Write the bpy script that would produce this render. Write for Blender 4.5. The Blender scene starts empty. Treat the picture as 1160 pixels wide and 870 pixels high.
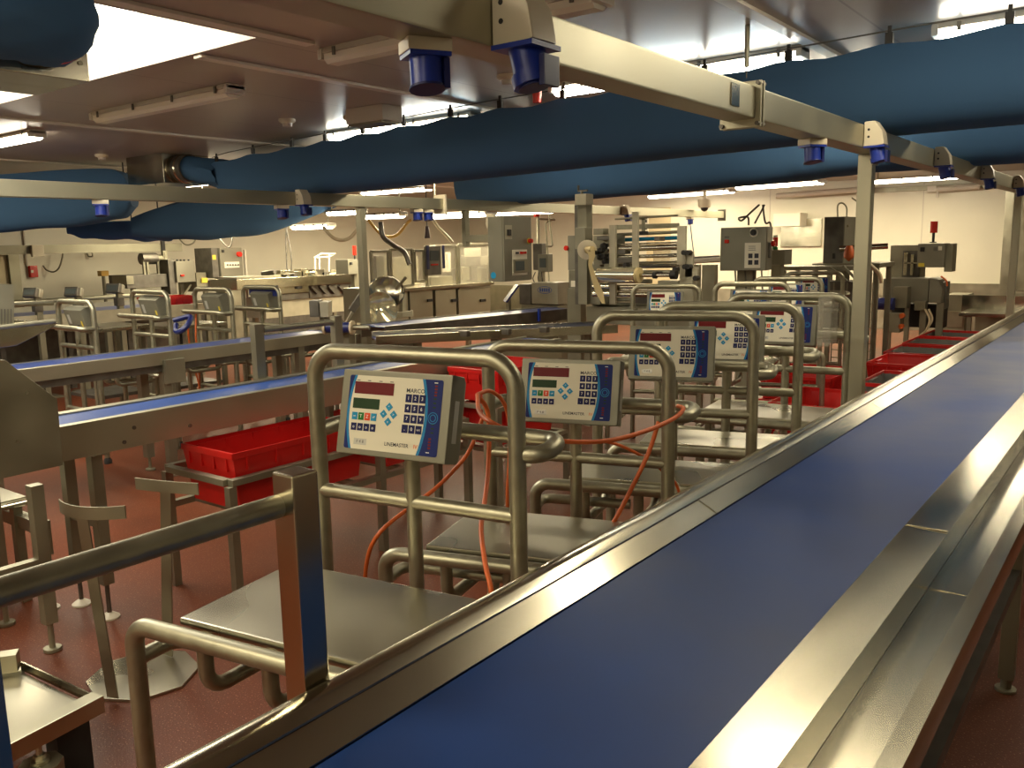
import bpy, bmesh, math, random
import numpy as np
from mathutils import Vector, Matrix
from math import radians as Rd, sin, cos, pi, atan2, hypot
random.seed(4)
SC = bpy.context.scene
COL = SC.collection

# ------------------------------------------------------------------ camera
H = 1.6
FP, PCX, PCY = 971., 580., 435.
YAW, PITCH, ROLL = Rd(37.2), Rd(9.25), Rd(-1.15)
RM = (Matrix.Rotation(YAW, 3, 'Z') @ Matrix.Rotation(pi/2 - PITCH, 3, 'X') @ Matrix.Rotation(ROLL, 3, 'Z'))
cd = bpy.data.cameras.new('camera'); cam = bpy.data.objects.new('camera', cd); COL.objects.link(cam)
cam.matrix_world = Matrix.Translation((0, 0, H)) @ RM.to_4x4()
cd.sensor_width = 36; cd.lens = 36*FP/1160; cd.clip_start = .02; cd.clip_end = 100
SC.camera = cam

# ------------------------------------------------------------------ light and exposure
SC.view_settings.view_transform = 'Standard'; SC.view_settings.look = 'None'
SC.view_settings.gamma = 1; SC.view_settings.use_curve_mapping = False
SC.view_settings.exposure = 0.0
LAMP_COL = (1, .84, .53)
LAMP_W = 26; LAMP_E = 20.0
SKY_W = 78; SKY_E = 6.0
w = bpy.data.worlds.new('world'); SC.world = w; w.use_nodes = True
w.node_tree.nodes['Background'].inputs[0].default_value = (.5, .42, .3, 1)
w.node_tree.nodes['Background'].inputs[1].default_value = .03

def ray(px, py): return RM @ Vector(((px-PCX)/FP, -(py-PCY)/FP, -1))
def az(px, py, z): r = ray(px, py); return Vector((0, 0, H)) + r*((z-H)/r.z)
def ax(px, py, X): r = ray(px, py); return Vector((0, 0, H)) + r*(X/r.x)
def ay(px, py, Y): r = ray(px, py); return Vector((0, 0, H)) + r*(Y/r.y)
def ad(px, py, d): return Vector((0, 0, H)) + ray(px, py)*d

# ------------------------------------------------------------------ materials
MATS = {}
def nodes(name):
    m = bpy.data.materials.new(name); m.use_nodes = True; nt = m.node_tree
    b = nt.nodes['Principled BSDF']; MATS[name] = m; return m, nt, b
def mat(name, col, rough=.5, metal=0, spec=.5, noise=0, nscale=8, bump=0, bscale=40, emit=None, estr=0, alpha=None, trans=0, stretch=None, rvar=0):
    m, nt, b = nodes(name)
    b.inputs['Base Color'].default_value = (*col, 1); b.inputs['Roughness'].default_value = rough
    b.inputs['Metallic'].default_value = metal; b.inputs['Specular IOR Level'].default_value = spec
    if trans: b.inputs['Transmission Weight'].default_value = trans
    if alpha is not None: b.inputs['Alpha'].default_value = alpha
    if emit: b.inputs['Emission Color'].default_value = (*emit, 1); b.inputs['Emission Strength'].default_value = estr
    if noise or bump or rvar:
        tc = nt.nodes.new('ShaderNodeTexCoord'); mp = nt.nodes.new('ShaderNodeMapping')
        geo = nt.nodes.new('ShaderNodeNewGeometry')
        nt.links.new(geo.outputs['Position'], mp.inputs[0])
        if stretch: mp.inputs['Scale'].default_value = stretch
        n = nt.nodes.new('ShaderNodeTexNoise'); n.inputs['Scale'].default_value = nscale; n.inputs['Detail'].default_value = 1.5 if metal else 4
        nt.links.new(mp.outputs[0], n.inputs['Vector'])
        if noise:
            r = nt.nodes.new('ShaderNodeValToRGB')
            r.color_ramp.elements[0].position = .3; r.color_ramp.elements[1].position = .7
            r.color_ramp.elements[0].color = (*[c*(1-noise) for c in col], 1)
            r.color_ramp.elements[1].color = (*[min(1, c*(1+noise)) for c in col], 1)
            nt.links.new(n.outputs['Fac'], r.inputs[0]); nt.links.new(r.outputs[0], b.inputs['Base Color'])
        if rvar:
            mr = nt.nodes.new('ShaderNodeMapRange'); mr.inputs[1].default_value = .3; mr.inputs[2].default_value = .7
            mr.inputs[3].default_value = max(.05, rough-rvar); mr.inputs[4].default_value = rough+rvar
            nt.links.new(n.outputs['Fac'], mr.inputs[0]); nt.links.new(mr.outputs[0], b.inputs['Roughness'])
        if bump:
            n2 = nt.nodes.new('ShaderNodeTexNoise'); n2.inputs['Scale'].default_value = bscale; n2.inputs['Detail'].default_value = 3
            nt.links.new(mp.outputs[0], n2.inputs['Vector'])
            bp = nt.nodes.new('ShaderNodeBump'); bp.inputs['Strength'].default_value = bump; bp.inputs['Distance'].default_value = .01
            nt.links.new(n2.outputs['Fac'], bp.inputs['Height']); nt.links.new(bp.outputs[0], b.inputs['Normal'])
    return m
STEEL_C = (.46, .44, .34)
mat('steel', STEEL_C, .36, 1, noise=.10, nscale=6, rvar=.07)
mat('tube_steel', (.35, .335, .25), .42, .88, noise=.08, nscale=30, rvar=.05)
mat('sheet_steel', (.52, .49, .39), .20, 1, noise=.12, nscale=5, rvar=.07, stretch=(1, .25, 1))
mat('plate_steel', (.42, .40, .32), .30, 1, noise=.10, nscale=3, rvar=.08)
mat('dull_steel', (.31, .295, .22), .48, .85, noise=.15, nscale=5, rvar=.1)
mat('beam_steel', (.42, .40, .30), .42, .85, noise=.06, nscale=3, rvar=.05)
mat('dark_steel', (.16, .15, .13), .45, .8, noise=.2, nscale=9)
mat('cabinet_grey', (.25, .24, .19), .42, .55, noise=.06, nscale=4)
mat('case_grey', (.19, .185, .14), .45, .35, noise=.04, nscale=20)
mat('machine_beige', (.42, .39, .29), .4, .2, noise=.1)
mat('belt', (.012, .044, .185), .42, 0, spec=.3, noise=.22, nscale=2.2, rvar=.06)
mat('far_belt', (.03, .06, .24), .28, 0, spec=.6, noise=.1, nscale=3)
mat('blue_plastic', (.012, .035, .30), .35)
mat('navy_plastic', (.008, .015, .11), .4)
mat('cream_plastic', (.62, .56, .42), .4)
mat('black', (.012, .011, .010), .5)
mat('black_rubber', (.02, .02, .02), .7)
mat('red_plastic', (.50, .010, .008), .35, noise=.1, nscale=6)
mat('grey_plastic', (.13, .13, .12), .5, noise=.1)
mat('red_light', (.55, .02, .01), .25)
mat('green_light', (.02, .18, .04), .25)
mat('orange_rubber', (.62, .12, .02), .45)
mat('cable_cream', (.60, .50, .33), .5)
mat('cable_yellow', (.55, .33, .06), .5)
mat('yellow_label', (.65, .50, .05), .5)
mat('paper', (.78, .74, .62), .6)
mat('ribbon', (.60, .48, .24), .6)
mat('white_foot', (.62, .57, .46), .5)
mat('wall_paint', (.70, .67, .54), .42, noise=.03, nscale=2)
mat('door_cream', (.62, .52, .32), .5)
mat('fixture_body', (.55, .50, .42), .4)
mat('unlit_diffuser', (.66, .60, .50), .3)
mat('film', (.75, .70, .50), .12, .75)
mat('duct_fabric', (.055, .125, .245), .85, spec=.12, bump=.25, bscale=3.5)
mat('fascia_cream', (.72, .69, .56), .6, spec=.2)
mat('fascia_blue', (.01, .02, .13), .6, spec=.2)
mat('fascia_light_blue', (.02, .20, .45), .6, spec=.2)
mat('key_navy', (.012, .015, .09), .6, spec=.2)
mat('key_cyan', (.02, .26, .50), .6, spec=.2)
mat('key_green', (.015, .16, .03), .6, spec=.2)
mat('key_red', (.70, .07, .02), .6, spec=.2)
mat('display_red', (.13, .006, .008), .5, spec=.2)
mat('display_green', (.012, .04, .012), .5, spec=.2)
mat('ink', (.015, .015, .03), .5)
mat('ink_orange', (.72, .15, .03), .5)
mat('legend_white', (.75, .75, .72), .5)
mat('silver_sticker', (.50, .50, .46), .35, .3)
mat('screen', (.10, .12, .12), .15)
mat('blue_ink', (.03, .09, .35), .5)
mat('clear_panel', (.55, .53, .45), .1, 0, alpha=.35)
mat('sky_panel', (.9, .85, .75), .5, emit=(1, .95, .80), estr=SKY_E)
mat('lit_tube', (.9, .85, .75), .5, emit=(1, .90, .70), estr=LAMP_E)
mat('resin_dark', (.05, .02, .015), .5)
def floor_mat():
    m, nt, b = nodes('resin_floor'); L = nt.links.new
    geo = nt.nodes.new('ShaderNodeNewGeometry')
    n1 = nt.nodes.new('ShaderNodeTexNoise'); n1.inputs['Scale'].default_value = 1.3; n1.inputs['Detail'].default_value = 6
    n2 = nt.nodes.new('ShaderNodeTexNoise'); n2.inputs['Scale'].default_value = 150; n2.inputs['Detail'].default_value = 2
    for n in (n1, n2): L(geo.outputs['Position'], n.inputs['Vector'])
    r1 = nt.nodes.new('ShaderNodeValToRGB'); e = r1.color_ramp.elements
    e[0].position = .35; e[0].color = (.080, .017, .005, 1); e[1].position = .68; e[1].color = (.14, .031, .009, 1)
    r2 = nt.nodes.new('ShaderNodeValToRGB'); e = r2.color_ramp.elements
    e[0].position = .62; e[0].color = (0, 0, 0, 1); e[1].position = .72; e[1].color = (.8, .8, .8, 1)
    mx = nt.nodes.new('ShaderNodeMixRGB'); mx.inputs[2].default_value = (.48, .24, .13, 1)
    L(n1.outputs['Fac'], r1.inputs[0]); L(n2.outputs['Fac'], r2.inputs[0]); L(r2.outputs[0], mx.inputs[0])
    L(r1.outputs[0], mx.inputs[1]); L(mx.outputs[0], b.inputs['Base Color'])
    b.inputs['Roughness'].default_value = .45; b.inputs['Specular IOR Level'].default_value = .35
    bp = nt.nodes.new('ShaderNodeBump'); bp.inputs['Strength'].default_value = .25; bp.inputs['Distance'].default_value = .004
    L(n2.outputs['Fac'], bp.inputs['Height']); L(bp.outputs[0], b.inputs['Normal'])
floor_mat()
def ceiling_mat():
    m, nt, b = nodes('ceiling_panel'); L = nt.links.new
    geo = nt.nodes.new('ShaderNodeNewGeometry')
    sx = nt.nodes.new('ShaderNodeSeparateXYZ'); L(geo.outputs['Position'], sx.inputs[0])
    md = nt.nodes.new('ShaderNodeMath'); md.operation = 'PINGPONG'; md.inputs[1].default_value = .6
    L(sx.outputs[0], md.inputs[0])
    lt = nt.nodes.new('ShaderNodeMath'); lt.operation = 'LESS_THAN'; lt.inputs[1].default_value = .006; L(md.outputs[0], lt.inputs[0])
    n1 = nt.nodes.new('ShaderNodeTexNoise'); n1.inputs['Scale'].default_value = .9; n1.inputs['Detail'].default_value = 4
    L(geo.outputs['Position'], n1.inputs['Vector'])
    r1 = nt.nodes.new('ShaderNodeValToRGB'); e = r1.color_ramp.elements
    e[0].position = .3; e[0].color = (.33, .27, .22, 1); e[1].position = .7; e[1].color = (.38, .31, .25, 1)
    L(n1.outputs['Fac'], r1.inputs[0])
    mx = nt.nodes.new('ShaderNodeMixRGB'); mx.inputs[2].default_value = (.22, .16, .13, 1)
    L(lt.outputs[0], mx.inputs[0]); L(r1.outputs[0], mx.inputs[1]); L(mx.outputs[0], b.inputs['Base Color'])
    b.inputs['Roughness'].default_value = .30
    bp = nt.nodes.new('ShaderNodeBump'); bp.inputs['Strength'].default_value = .08; bp.inputs['Distance'].default_value = .05
    L(n1.outputs['Fac'], bp.inputs['Height']); L(bp.outputs[0], b.inputs['Normal'])
ceiling_mat()

# ------------------------------------------------------------------ mesh builder
class MB:
    """collects shapes; faces may carry different materials; built as ONE mesh object"""
    def __init__(s, m='steel'): s.v = []; s.f = []; s.mi = []; s.mats = [m]; s.cur = 0
    def use(s, m):
        if m not in s.mats: s.mats.append(m)
        s.cur = s.mats.index(m); return s
    def add(s, vs, fs, T=None):
        o = len(s.v)
        for p in vs:
            p = Vector(p); s.v.append(T @ p if T is not None else p)
        for f in fs: s.f.append([o+i for i in f]); s.mi.append(s.cur)
        return s
    def boxm(s, a, b, T=None):
        x0, x1 = sorted((a[0], b[0])); y0, y1 = sorted((a[1], b[1])); z0, z1 = sorted((a[2], b[2]))
        vs = [(x0,y0,z0),(x1,y0,z0),(x1,y1,z0),(x0,y1,z0),(x0,y0,z1),(x1,y0,z1),(x1,y1,z1),(x0,y1,z1)]
        return s.add(vs, [(0,3,2,1),(4,5,6,7),(0,1,5,4),(1,2,6,5),(2,3,7,6),(3,0,4,7)], T)
    def box(s, c, d, T=None):
        return s.boxm([c[i]-d[i]/2 for i in range(3)], [c[i]+d[i]/2 for i in range(3)], T)
    def bar(s, p0, p1, wd, ht, up=(0,0,1)):
        """rectangular bar from p0 to p1"""
        p0, p1 = Vector(p0), Vector(p1); d = (p1-p0).normalized(); u = Vector(up)
        if abs(d.dot(u)) > .98: u = Vector((0,1,0)) if abs(up[2]) > .5 else Vector((0,0,1))
        sx = d.cross(u).normalized(); uy = sx.cross(d).normalized()
        vs = [p+sx*(a*wd/2)+uy*(b*ht/2) for p in (p0, p1) for a, b in ((-1,-1),(1,-1),(1,1),(-1,1))]
        return s.add(vs, [(0,1,2,3),(7,6,5,4),(0,4,5,1),(1,5,6,2),(2,6,7,3),(3,7,4,0)])
    def cyl(s, p0, p1, r, n=16, r1=None):
        p0, p1 = Vector(p0), Vector(p1); r1 = r if r1 is None else r1
        d = (p1-p0).normalized(); a = d.orthogonal().normalized(); b = d.cross(a)
        vs = []
        for p, rr in ((p0, r), (p1, r1)):
            for i in range(n): t = 2*pi*i/n; vs.append(p+(a*cos(t)+b*sin(t))*rr)
        fs = [(i, (i+1) % n, n+(i+1) % n, n+i) for i in range(n)]
        fs += [tuple(reversed(range(n))), tuple(range(n, 2*n))]
        return s.add(vs, fs)
    def tube(s, pts, r, bend=0, n=12, seg=6, closed=False):
        pts = [Vector(p) for p in pts]; path = []
        if bend and len(pts) > 2:
            path.append(pts[0])
            for i in range(1, len(pts)-1):
                a, b, c = pts[i-1], pts[i], pts[i+1]; u = (a-b).normalized(); v = (c-b).normalized()
                bb = min(bend, (a-b).length*.49, (c-b).length*.49); q0, q1 = b+u*bb, b+v*bb
                ang = u.angle(v)
                if ang > pi-.02: path.append(b); continue
                rr = bb*math.tan(ang/2); cen = b+(u+v).normalized()*(rr/sin(ang/2))
                w0, w1 = q0-cen, q1-cen; tot = w0.angle(w1)
                for k in range(seg+1):
                    t = k/seg; path.append(cen+(w0*sin((1-t)*tot)+w1*sin(t*tot))/sin(tot))
            path.append(pts[-1])
        else: path = pts
        N = len(path); vs = []; prev = None
        for i, p in enumerate(path):
            t = (path[min(i+1, N-1)]-path[max(i-1, 0)]).normalized()
            if prev is None: a = t.orthogonal().normalized()
            else:
                a = prev-t*prev.dot(t); a = a.normalized() if a.length > 1e-6 else t.orthogonal().normalized()
            prev = a; b = t.cross(a)
            for k in range(n): th = 2*pi*k/n; vs.append(p+(a*cos(th)+b*sin(th))*r)
        fs = []
        for i in range(N-1):
            for k in range(n): fs.append((i*n+k, i*n+(k+1) % n, (i+1)*n+(k+1) % n, (i+1)*n+k))
        fs += [tuple(reversed(range(n))), tuple(range((N-1)*n, N*n))]
        return s.add(vs, fs)
    def prism(s, poly, p_at, lo, hi):
        """poly in 2-D; p_at(u,v,w) -> 3-D; w from lo to hi"""
        n = len(poly); vs = [p_at(u, v, lo) for u, v in poly]+[p_at(u, v, hi) for u, v in poly]
        fs = [tuple(range(n)), tuple(range(2*n-1, n-1, -1))]+[(i, n+i, n+(i+1) % n, (i+1) % n) for i in range(n)]
        return s.add(vs, fs)
    def lathe(s, prof, c, n=20, axis='z', T=None):
        vs = []; c = Vector(c)
        for r, h in prof:
            for i in range(n):
                t = 2*pi*i/n; q = (r*cos(t), r*sin(t), h)
                if axis == 'y': q = (q[0], q[2], q[1])
                if axis == 'x': q = (q[2], q[0], q[1])
                q = Vector(q); vs.append((T @ q if T is not None else q)+c)
        fs = [(k*n+i, k*n+(i+1) % n, (k+1)*n+(i+1) % n, (k+1)*n+i) for k in range(len(prof)-1) for i in range(n)]
        if prof[0][0] > 1e-4: fs.append(tuple(reversed(range(n))))
        if prof[-1][0] > 1e-4: fs.append(tuple(range((len(prof)-1)*n, len(prof)*n)))
        return s.add(vs, fs)
    def build(s, name, parent=None, bevel=0, smooth=True):
        me = bpy.data.meshes.new(name)
        root = parent
        while root is not None and root.parent is not None: root = root.parent
        inv = root.matrix_basis.inverted() if root is not None else None
        vs = [inv @ p for p in s.v] if inv is not None and not getattr(s, 'local', False) else s.v
        me.from_pydata([tuple(p) for p in vs], [], s.f)
        for m in s.mats: me.materials.append(MATS[m])
        me.polygons.foreach_set('material_index', s.mi)
        bm = bmesh.new(); bm.from_mesh(me)
        bmesh.ops.recalc_face_normals(bm, faces=bm.faces)
        if bevel:
            es = [e for e in bm.edges if len(e.link_faces) == 2 and e.calc_face_angle(0) > .6]
            bmesh.ops.bevel(bm, geom=es, offset=bevel, segments=2, affect='EDGES', profile=.6)
        bm.to_mesh(me); bm.free()
        if smooth:
            me.polygons.foreach_set('use_smooth', [True]*len(me.polygons))
            try: me.set_sharp_from_angle(angle=Rd(38))
            except Exception: pass
        o = bpy.data.objects.new(name, me); COL.objects.link(o)
        if bevel and smooth:
            wn_ = o.modifiers.new('weighted_normal', 'WEIGHTED_NORMAL'); wn_.keep_sharp = True; wn_.weight = 100
        if parent is not None: o.parent = parent
        return o

def thing(name, label, cat, loc=(0, 0, 0), rz=0, group=None):
    o = bpy.data.objects.new(name, None); COL.objects.link(o); o.empty_display_size = .1
    o.matrix_basis = Matrix.Translation(Vector(loc)) @ Matrix.Rotation(rz, 4, 'Z')
    o['label'] = label; o['category'] = cat
    if group: o['group'] = group
    return o
def tag(o, label, cat, group=None, kind=None):
    o['label'] = label; o['category'] = cat
    if group: o['group'] = group
    if kind: o['kind'] = kind
    return o
def struct(o): o['kind'] = 'structure'; return o
def copy_tree(o, parent=None):
    c = o.copy(); COL.objects.link(c)
    if parent is not None: c.parent = parent
    for ch in list(o.children): copy_tree(ch, c)
    return c
def place(proto, used, loc, rz, label, group=None, sc=(1, 1, 1)):
    o = proto if not used else copy_tree(proto)
    o.matrix_basis = Matrix.Translation(Vector(loc)) @ Matrix.Rotation(rz, 4, 'Z') @ Matrix.Diagonal((*sc, 1))
    o['label'] = label
    if group: o['group'] = group
    return o
_txt = {}
def text_geo(st, bold=0):
    """outline of a string as flat triangles, height about 1 unit"""
    k = (st, bold)
    if k in _txt: return _txt[k]
    cu = bpy.data.curves.new('lettering', 'FONT'); cu.body = st; cu.size = 1; cu.align_x = 'CENTER'; cu.align_y = 'CENTER'
    cu.offset = bold; cu.resolution_u = 2
    ob = bpy.data.objects.new('lettering', cu); COL.objects.link(ob)
    bpy.context.view_layer.update()
    me = ob.evaluated_get(bpy.context.evaluated_depsgraph_get()).to_mesh()
    vs = [tuple(v.co) for v in me.vertices]; fs = [tuple(p.vertices) for p in me.polygons]
    bpy.data.objects.remove(ob); bpy.data.curves.remove(cu)
    _txt[k] = (vs, fs); return _txt[k]
def put_text(mb, st, fn, u, v, size, wd=1.0, bold=0, slant=0):
    """fn(u,v) -> 3-D point on the surface"""
    vs, fs = text_geo(st, bold)
    mb.add([fn(u+(x+slant*y)*size*wd, v+y*size) for x, y, _ in vs], fs)
def obj(name, mb, parent=None, bevel=0): return mb.build(name, parent, bevel)

# box helpers: extents read off the photograph on a chosen plane
def facing_y(px0, py0, px1, py1, Y, depth):
    a = ay(px0, py0, Y); b = ay(px1, py1, Y); return (a.x, Y, b.z), (b.x, Y+depth, a.z)
def facing_x(px0, py0, px1, py1, X, depth):
    a = ax(px0, py0, X); b = ax(px1, py1, X); return (X-depth, a.y, b.z), (X, b.y, a.z)

# ================================================================== THE ROOM
XL, XR, YN, YF, ZC = -13.6, 3.6, -3.2, 16.0, 2.6
struct(obj('floor', MB('resin_floor').boxm((XL-.2, YN-.2, -.12), (XR+.2, YF+.2, 0))))
# ceiling with the bright roof-light opening
SKX0, SKX1, SKY0, SKY1 = -8.2, -3.56, .7, 2.72
c = MB('ceiling_panel')
for a, b in (((XL-.2, YN-.2), (SKX0, YF+.2)), ((SKX1, YN-.2), (XR+.2, YF+.2)), ((SKX0, YN-.2), (SKX1, SKY0)), ((SKX0, SKY1), (SKX1, YF+.2))):
    c.boxm((a[0], a[1], ZC), (b[0], b[1], ZC+.15))
struct(obj('ceiling', c))
c = MB('wall_paint')
c.boxm((SKX0-.03, SKY0-.03, ZC+.15), (SKX1+.03, SKY0, ZC+.30)); c.boxm((SKX0-.03, SKY1, ZC+.15), (SKX1+.03, SKY1+.03, ZC+.30))
c.boxm((SKX0-.03, SKY0, ZC+.15), (SKX0, SKY1, ZC+.30)); c.boxm((SKX1, SKY0, ZC+.15), (SKX1+.03, SKY1, ZC+.30))
wn = struct(obj('window_1', c))
obj('roof_light_pane', MB('sky_panel').boxm((SKX0, SKY0, ZC+.28), (SKX1, SKY1, ZC+.30)), wn)
ld = bpy.data.lights.new('roof_light', 'AREA'); ld.shape = 'RECTANGLE'; ld.size = SKX1-SKX0-.1; ld.size_y = SKY1-SKY0-.1
ld.energy = SKY_W; ld.color = (1, .90, .70)
lo = bpy.data.objects.new('roof_light', ld); COL.objects.link(lo); lo.location = ((SKX0+SKX1)/2, (SKY0+SKY1)/2, ZC+.27)

struct(obj('wall_left', MB('wall_paint').boxm((XL-.15, YN-.15, 0), (XL, YF+.15, ZC))))
struct(obj('wall_back', MB('wall_paint').boxm((XL, YF, 0), (XR, YF+.15, ZC))))
struct(obj('wall_right', MB('wall_paint').boxm((XR, YN-.15, 0), (XR+.15, YF+.15, ZC))))
struct(obj('wall_front', MB('wall_paint').boxm((XL, YN-.15, 0), (XR, YN, ZC))))
# steel dado, capping strips and the panel joints of the back wall
m = MB('steel'); m.boxm((XL, YF-.03, 0), (XR, YF, .66)); m.boxm((-5.2, YF-.04, .66), (-2.02, YF-.003, .81))
struct(obj('baseboard_back', m))
struct(obj('baseboard_left', MB('steel').boxm((XL, YN, 0), (XL+.03, YF, .16))))
m = MB('dull_steel')
m.boxm((-4.9, YF-.06, 2.36), (XR, YF-.001, 2.44))
struct(obj('trim_1', m, bevel=.004))
m = MB('fixture_body')
for x in (-12.2, -9.9, -6.0, -3.35): m.boxm((x, YF-.006, .83), (x+.012, YF-.0005, ZC))
struct(obj('trim_2', m))
# ceiling joint strips running the length of the room and one across
k = 3
for p, q in (((232, 72), (600, 124)), ((150, 148), (345, 165)), ((812, 0), (960, 62)), ((0, 178), (140, 190)), ((103, 3), (324, 45))):
    X = (az(*p, ZC).x+az(*q, ZC).x)/2
    if p == (103, 3): X = SKX1+.12
    y0, y1 = (YN, YF) if p != (103, 3) else (0, 2.95)
    if X < SKX1 and X > SKX0: y0 = SKY1+.02
    struct(obj('trim_%d' % k, MB('unlit_diffuser').boxm((X-.035, y0, ZC-.018), (X+.035, y1, ZC-.0005)), bevel=.004)); k += 1
struct(obj('trim_%d' % k, MB('unlit_diffuser').boxm((-13, 6.4, ZC-.014), (XR, 6.46, ZC-.0005)))); k += 1
# doorway far left: steel frame round a cream leaf
X = XL
a = ax(-14, 285, X); b = ax(12, 345, X); j = ax(24, 345, X)
m = MB('door_cream').boxm((X, a.y-.6, .02), (X+.04, b.y, b.z+.75))
d1 = struct(obj('door_1', m))
m = MB('dull_steel'); zt = ax(12, 289, X).z
m.boxm((X, b.y, 0), (X+.10, j.y, zt+.05)); m.boxm((X, a.y-.7, zt), (X+.10, b.y, zt+.09))
obj('door_frame', m, d1, .004)
# steel door at the right end of the back wall
a = ay(1143, 205, YF)
m = MB('dull_steel').boxm((a.x, YF-.05, .70), (a.x+1.3, YF-.001, 2.36)); d2 = struct(obj('door_2', m, bevel=.004))
m = MB('steel'); m.boxm((a.x-.02, YF-.08, .2), (a.x+.12, YF-.051, 2.36)); obj('door_frame', m, d2, .004)
obj('door_bolt', MB('black').box((a.x+.15, YF-.09, .95), (.04, .03, .10)), d2)

# ================================================================== CEILING LIGHTS AND FITTINGS
def lamp(x0, x1, y, z, lit, label, group, yaw=0, power=None):
    L_ = x1-x0
    t = thing('strip_light', label, 'ceiling light', ((x0+x1)/2, y, z), yaw, group)
    m = MB('fixture_body'); m.local = True
    h = L_/2; n = 10
    if z < ZC-.01:
        for s_ in (-1, 1): r_ = MB('dull_steel').cyl((s_*h*.8, 0, 0), (s_*h*.8, 0, ZC-z), .008, 6); r_.local = True; obj('hanger', r_, t)
    m.prism([(-.055, .0), (-.065, -.03), (.065, -.03), (.055, 0)], lambda u, v, w_: (w_, u, v), -h, h)
    for s_ in (-1, 1): m.box((s_*(h-.015), 0, -.035), (.03, .14, .05))
    obj('housing', m, t, .003)
    m = MB('lit_tube' if lit else 'unlit_diffuser'); m.local = True
    m.prism([(-.055, -.031), (-.055, -.06), (-.035, -.078), (.035, -.078), (.055, -.06), (.055, -.031)], lambda u, v, w_: (w_, u, v), -h+.032, h-.032)
    obj('diffuser', m, t)
    for k_ in range(4):
        xx = -h+.12+k_*(L_-.24)/3
        m = MB('dark_steel'); m.local = True; m.box((xx, -.068, -.03), (.018, .008, .04)); obj('clip', m, t)
    if lit:
        ld = bpy.data.lights.new('strip_lamp', 'AREA'); ld.shape = 'RECTANGLE'; ld.size = L_-.1; ld.size_y = .09
        ld.energy = power or LAMP_W; ld.color = LAMP_COL
        lo = bpy.data.objects.new('strip_lamp', ld); COL.objects.link(lo); lo.parent = t; lo.location = (0, 0, -.081)
    return t
GU, GL = 'strip lights on the near ceiling', 'lit strip lights on the far ceiling'
lamp(-6.26, -4.61, 3.35, ZC, 0, 'unlit cream strip light on ceiling, between roof light and round duct collar', GU)
lamp(-3.51, -1.86, 3.12, ZC, 0, 'unlit cream strip light partly behind the near overhead beam', GU)
lamp(-1.35, .3, 3.3, ZC, 1, 'lit strip light above the near blue conveyor belt', GU, power=10)
lamp(-3.2, -1.55, -.3, ZC, 1, 'lit strip light on ceiling left behind the viewpoint', GU, power=30)
lamp(-1.5, .15, -1.1, ZC, 1, 'lit strip light on ceiling right behind the viewpoint', GU, power=18)
lamp(-3.4, -1.75, -2.2, ZC, 1, 'lit strip light on ceiling straight behind the viewpoint', GU, power=26)
lamp(-9.4, -7.42, 3.45, ZC, 1, 'lit strip light at left edge below the bright roof light', GU)
lamp(-5.9, -4.25, 5.22, ZC, 1, 'lit strip light glowing over top edge of big duct, leftmost of three', GU)
lamp(-3.2, -1.6, 4.72, ZC, 1, 'lit strip light glowing over top edge of big duct, beside threaded rod', GU)
lamp(-.98, .67, 4.72, ZC, 1, 'lit strip light glowing over top edge of big duct at top right corner', GU)
lamp(-3.1, -1.5, 5.75, ZC, 1, 'lit strip light hidden between the two blue ducts, above far frames', GL, power=14)
lamp(-6.1, -4.5, 6.25, ZC, 1, 'lit strip light hidden between the two blue ducts, left part', GL, power=14)
lamp(-.3, 1.3, 5.7, ZC, 1, 'lit strip light hidden between the two blue ducts, at right edge', GL, power=12)
lamp(-11.6, -10.0, 7.4, ZC, 1, 'added fill strip light hidden above the left fabric ducts', GL, power=60)  # lamp added to brighten the dark left wall
lamp(-11.6, -10.0, 11.0, ZC, 1, 'added fill strip light above the left processing line', GL, power=75)  # extra fitting, added for more light over the far left
lamp(-8.6, -7.0, 8.9, ZC, 1, 'added fill strip light behind left part of the low beam', GL, power=30)  # also added, lifts the light on the left and far side
lamp(-3.86, -2.27, 14.35, 2.5, 1, 'lit strip light just right of the near support post', GL, Rd(-8), 40)
lamp(-5.85, -4.3, 13.9, 2.5, 1, 'lit strip light against far duct, above grey control cabinet', GL, Rd(-12), 110)
lamp(-8.1, -6.2, 15.0, 2.5, 1, 'lit strip light above the wrapping machine', GL, Rd(-12), 40)
lamp(-5.4, -3.8, 11.2, ZC, 1, 'lit strip light behind the lighter blue duct, over far frames', GL)
lamp(-7.9, -6.3, 11.2, ZC, 1, 'lit strip light seen above crank post of wrapping machine', GL)
lamp(-10.2, -8.6, 12.6, 2.2, 1, 'lit strip light above the tall cabinet with red stop button', GL, 0, 110)
lamp(-1.6, .05, 9.5, ZC, 1, 'lit strip light behind the blue duct at right edge', GL)
def lowlamp(pc, d, L_, label, power=22):
    c_ = ad(*pc, d)
    return lamp(c_.x-L_/2, c_.x+L_/2, c_.y, c_.z+.07, 1, label, 'low hung strip lights over the left machines', 0, power)
lowlamp((354, 259), 12.3, .85, 'low hung lit strip light left of beam support post', 26)
lowlamp((392, 243), 11.5, .7, 'upper of the lit strip lights left of beam support post', 20)
lowlamp((434, 247), 11.0, .75, 'lit strip light just right of the beam support post', 26)
lowlamp((243, 259), 12.4, .55, 'small lit strip light under the dark duct end', 16)
lowlamp((521, 246), 11.6, 1.1, 'lit strip light beside the tall grey control cabinet', 80)

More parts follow.
